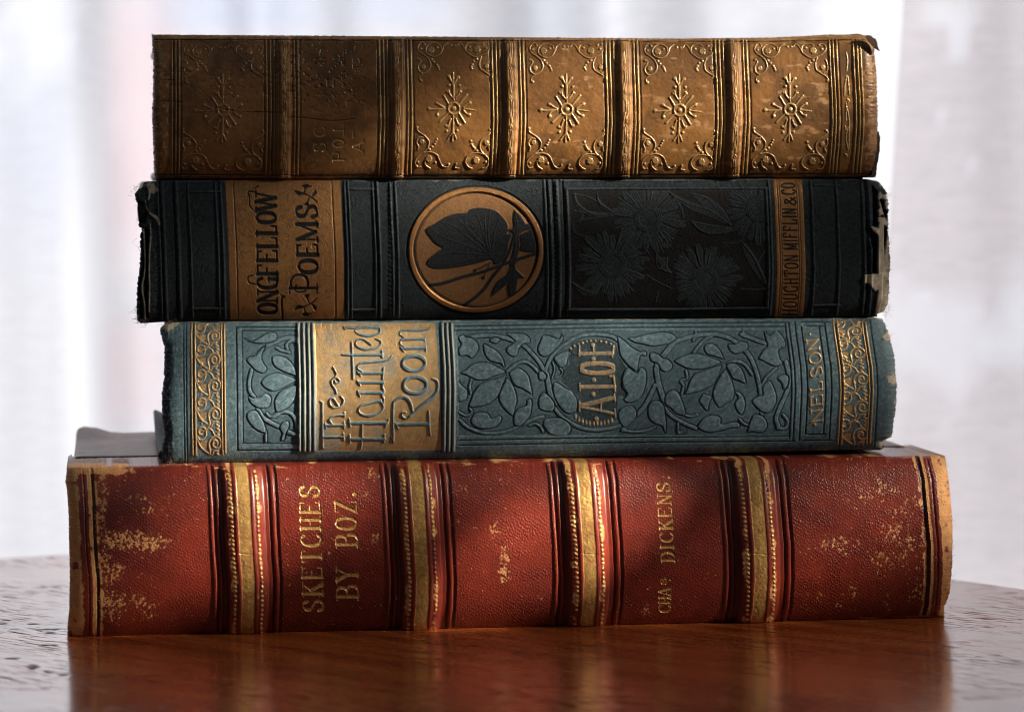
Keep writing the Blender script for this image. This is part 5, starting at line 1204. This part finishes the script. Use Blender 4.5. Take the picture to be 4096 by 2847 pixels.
    for s, sx, sy, k in (('700,250 730,260 690,240 600,260', 60, 14, 0.5), ('930,570 960,620 980,660', 36, 30, 0.55), ('860,990 840,950 600,1270 700,1270', 46, 26, 0.55), ('690,300 680,350', 12, 40, .5)):
        for pi in (2, 3, 4):
            p = C4(s); p[:, 0] += cents[pi] - 2722 + (pi - 3) * 23; p[:, 1] += (pi - 3) * 31
            A.wear = np.maximum(A.wear, np.clip((blob(A, p, sx * .3634, sy * .3634, k) + 0.9 * (sc - .5) - .32) * 6, 0, 0.8))
    A.wear = np.maximum(A.wear, 0.7 * np.clip((fbm(X, Y, 12, 57, 3) - 0.52) * 8, 0, 1) * ((X > 3460) | (X < 680)) * np.clip(1 - A.dark, 0, 1))
    for bc in bands: A.wear = np.maximum(A.wear, 0.75 * np.clip((27 - np.abs(A.AX - bc)) / 12, 0, 1) * np.clip((fbm(X, Y, 22, 58, 3) - 0.36) * 5, 0, 1))
    A.wear = np.maximum(A.wear, 0.4 * np.clip((Y - 560) / 120, 0, 1) * (X > 1160) * (X < 1550) * np.clip((fbm(X, Y, 9, 59, 3) - .48) * 8, 0, 1))
    A.wear *= (1 - A.gold)
    vv = A.v[:, None] + 0 * X; ed = np.clip(1 - vv / 0.05, 0, 1)
    A.wear = np.maximum(A.wear, np.clip((ed * 0.8 + (fbm(X, Y, 6, 60, 3, 8.0) - .5) - .35) * 4, 0, 0.8)); A.H += 0.0006 * ed * (fbm(X, Y, 5, 63, 3, 12.0) - 0.5)
    A.dark = np.maximum(A.dark, 0.45 * np.clip((660 - X) / 50, 0, 1))  # shade of the left end painted in as a darker tone
    A.dark = np.maximum(A.dark, 0.5 * np.clip((fbm(X, Y, 110, 64, 3) - 0.5) * 5, 0, 1) * (1 - A.wear) * (1 - A.gold))
    for bc in bands: A.region(np.abs(A.AX - bc) < 28, 'raised_band')
    for r in rosm:
        if r is not None: A.region(r, 'gilt_rosette')
    A.region(lt.m > 0.5, 'title_lettering')
    build_spine(A, M_BROWN, root)
    L0, L1 = xw(622), xw(3478); zt, zb = 0.1592, 0.1209
    slab('front_cover', M_COVER_BROWN, root, L0, L1, 0.0064, 0.088, zt - 0.0026, zt)
    slab('back_cover', M_COVER_BROWN, root, L0, L1, 0.0064, 0.088, zb, zb + 0.0026)
    slab('page_block', M_PAGES, root, L0 + 0.004, L1 - 0.004, 0.0085, 0.085, zb + 0.0027, zt - 0.0027, rnd=0.0003)
    # torn flaps of leather at the right end and along the top edge
    def flap(name, pts, d0, d1, mat):
        p = np.asarray(pts, float); n = len(p)
        f = np.array([unproject(np.array(a), np.array(b), d0) for a, b in p]); g = np.array([unproject(np.array(a), np.array(b), d1) for a, b in p])
        import bmesh
        bm = bmesh.new(); loc = np.array(root.location)
        vf = [bm.verts.new(v - loc) for v in f]; vg = [bm.verts.new(v - loc) for v in g]
        bm.faces.new(vf); bm.faces.new(vg[::-1])
        for i in range(n): bm.faces.new((vf[i], vg[i], vg[(i + 1) % n], vf[(i + 1) % n]))
        bmesh.ops.recalc_face_normals(bm, faces=bm.faces)
        me = bpy.data.meshes.new(name); bm.to_mesh(me); bm.free(); me.materials.append(mat)
        o = bpy.data.objects.new(name, me); COL.objects.link(o); o.parent = root
    C2 = Crop(3072, 0, .4462); rr = np.random.default_rng(3)
    def rough_edge(p, k=10, a=1.3): p = spline(p, k, False); return p + rr.normal(0, a, p.shape)
    flap('torn_flap', np.vstack([rough_edge(C2('860,330 905,318 940,340 970,358 978,395 990,430 1000,458 975,440 950,430 930,400 890,372'))]), 0.0006, 0.0018, M_TORN)
    flap('torn_flap', np.vstack([rough_edge(C2('440,325 560,312 620,322 700,316 800,306 850,318 870,335'), 12, 1.1), C2('880,350 440,350')]), 0.0050, 0.0075, M_TORN)
    flap('torn_flap', np.vstack([rough_edge(C2('975,1172 995,1190 1004,1250 1000,1350 985,1450 975,1520 965,1590')), C2('930,1590 950,1400')]), 0.003, 0.005, M_TORN)
    fibres('frayed_threads', root, M_THREAD_BROWN, [(3490, 170, 14, 16), (3500, 660, 4, 30), (3400, 141, 60, 2), (2600, 155, 300, 2), (3508, 400, 2, 120), (609, 400, 2, 150)], 170, 0.0007, 0.00004, 12, 0.3)
brown_book()
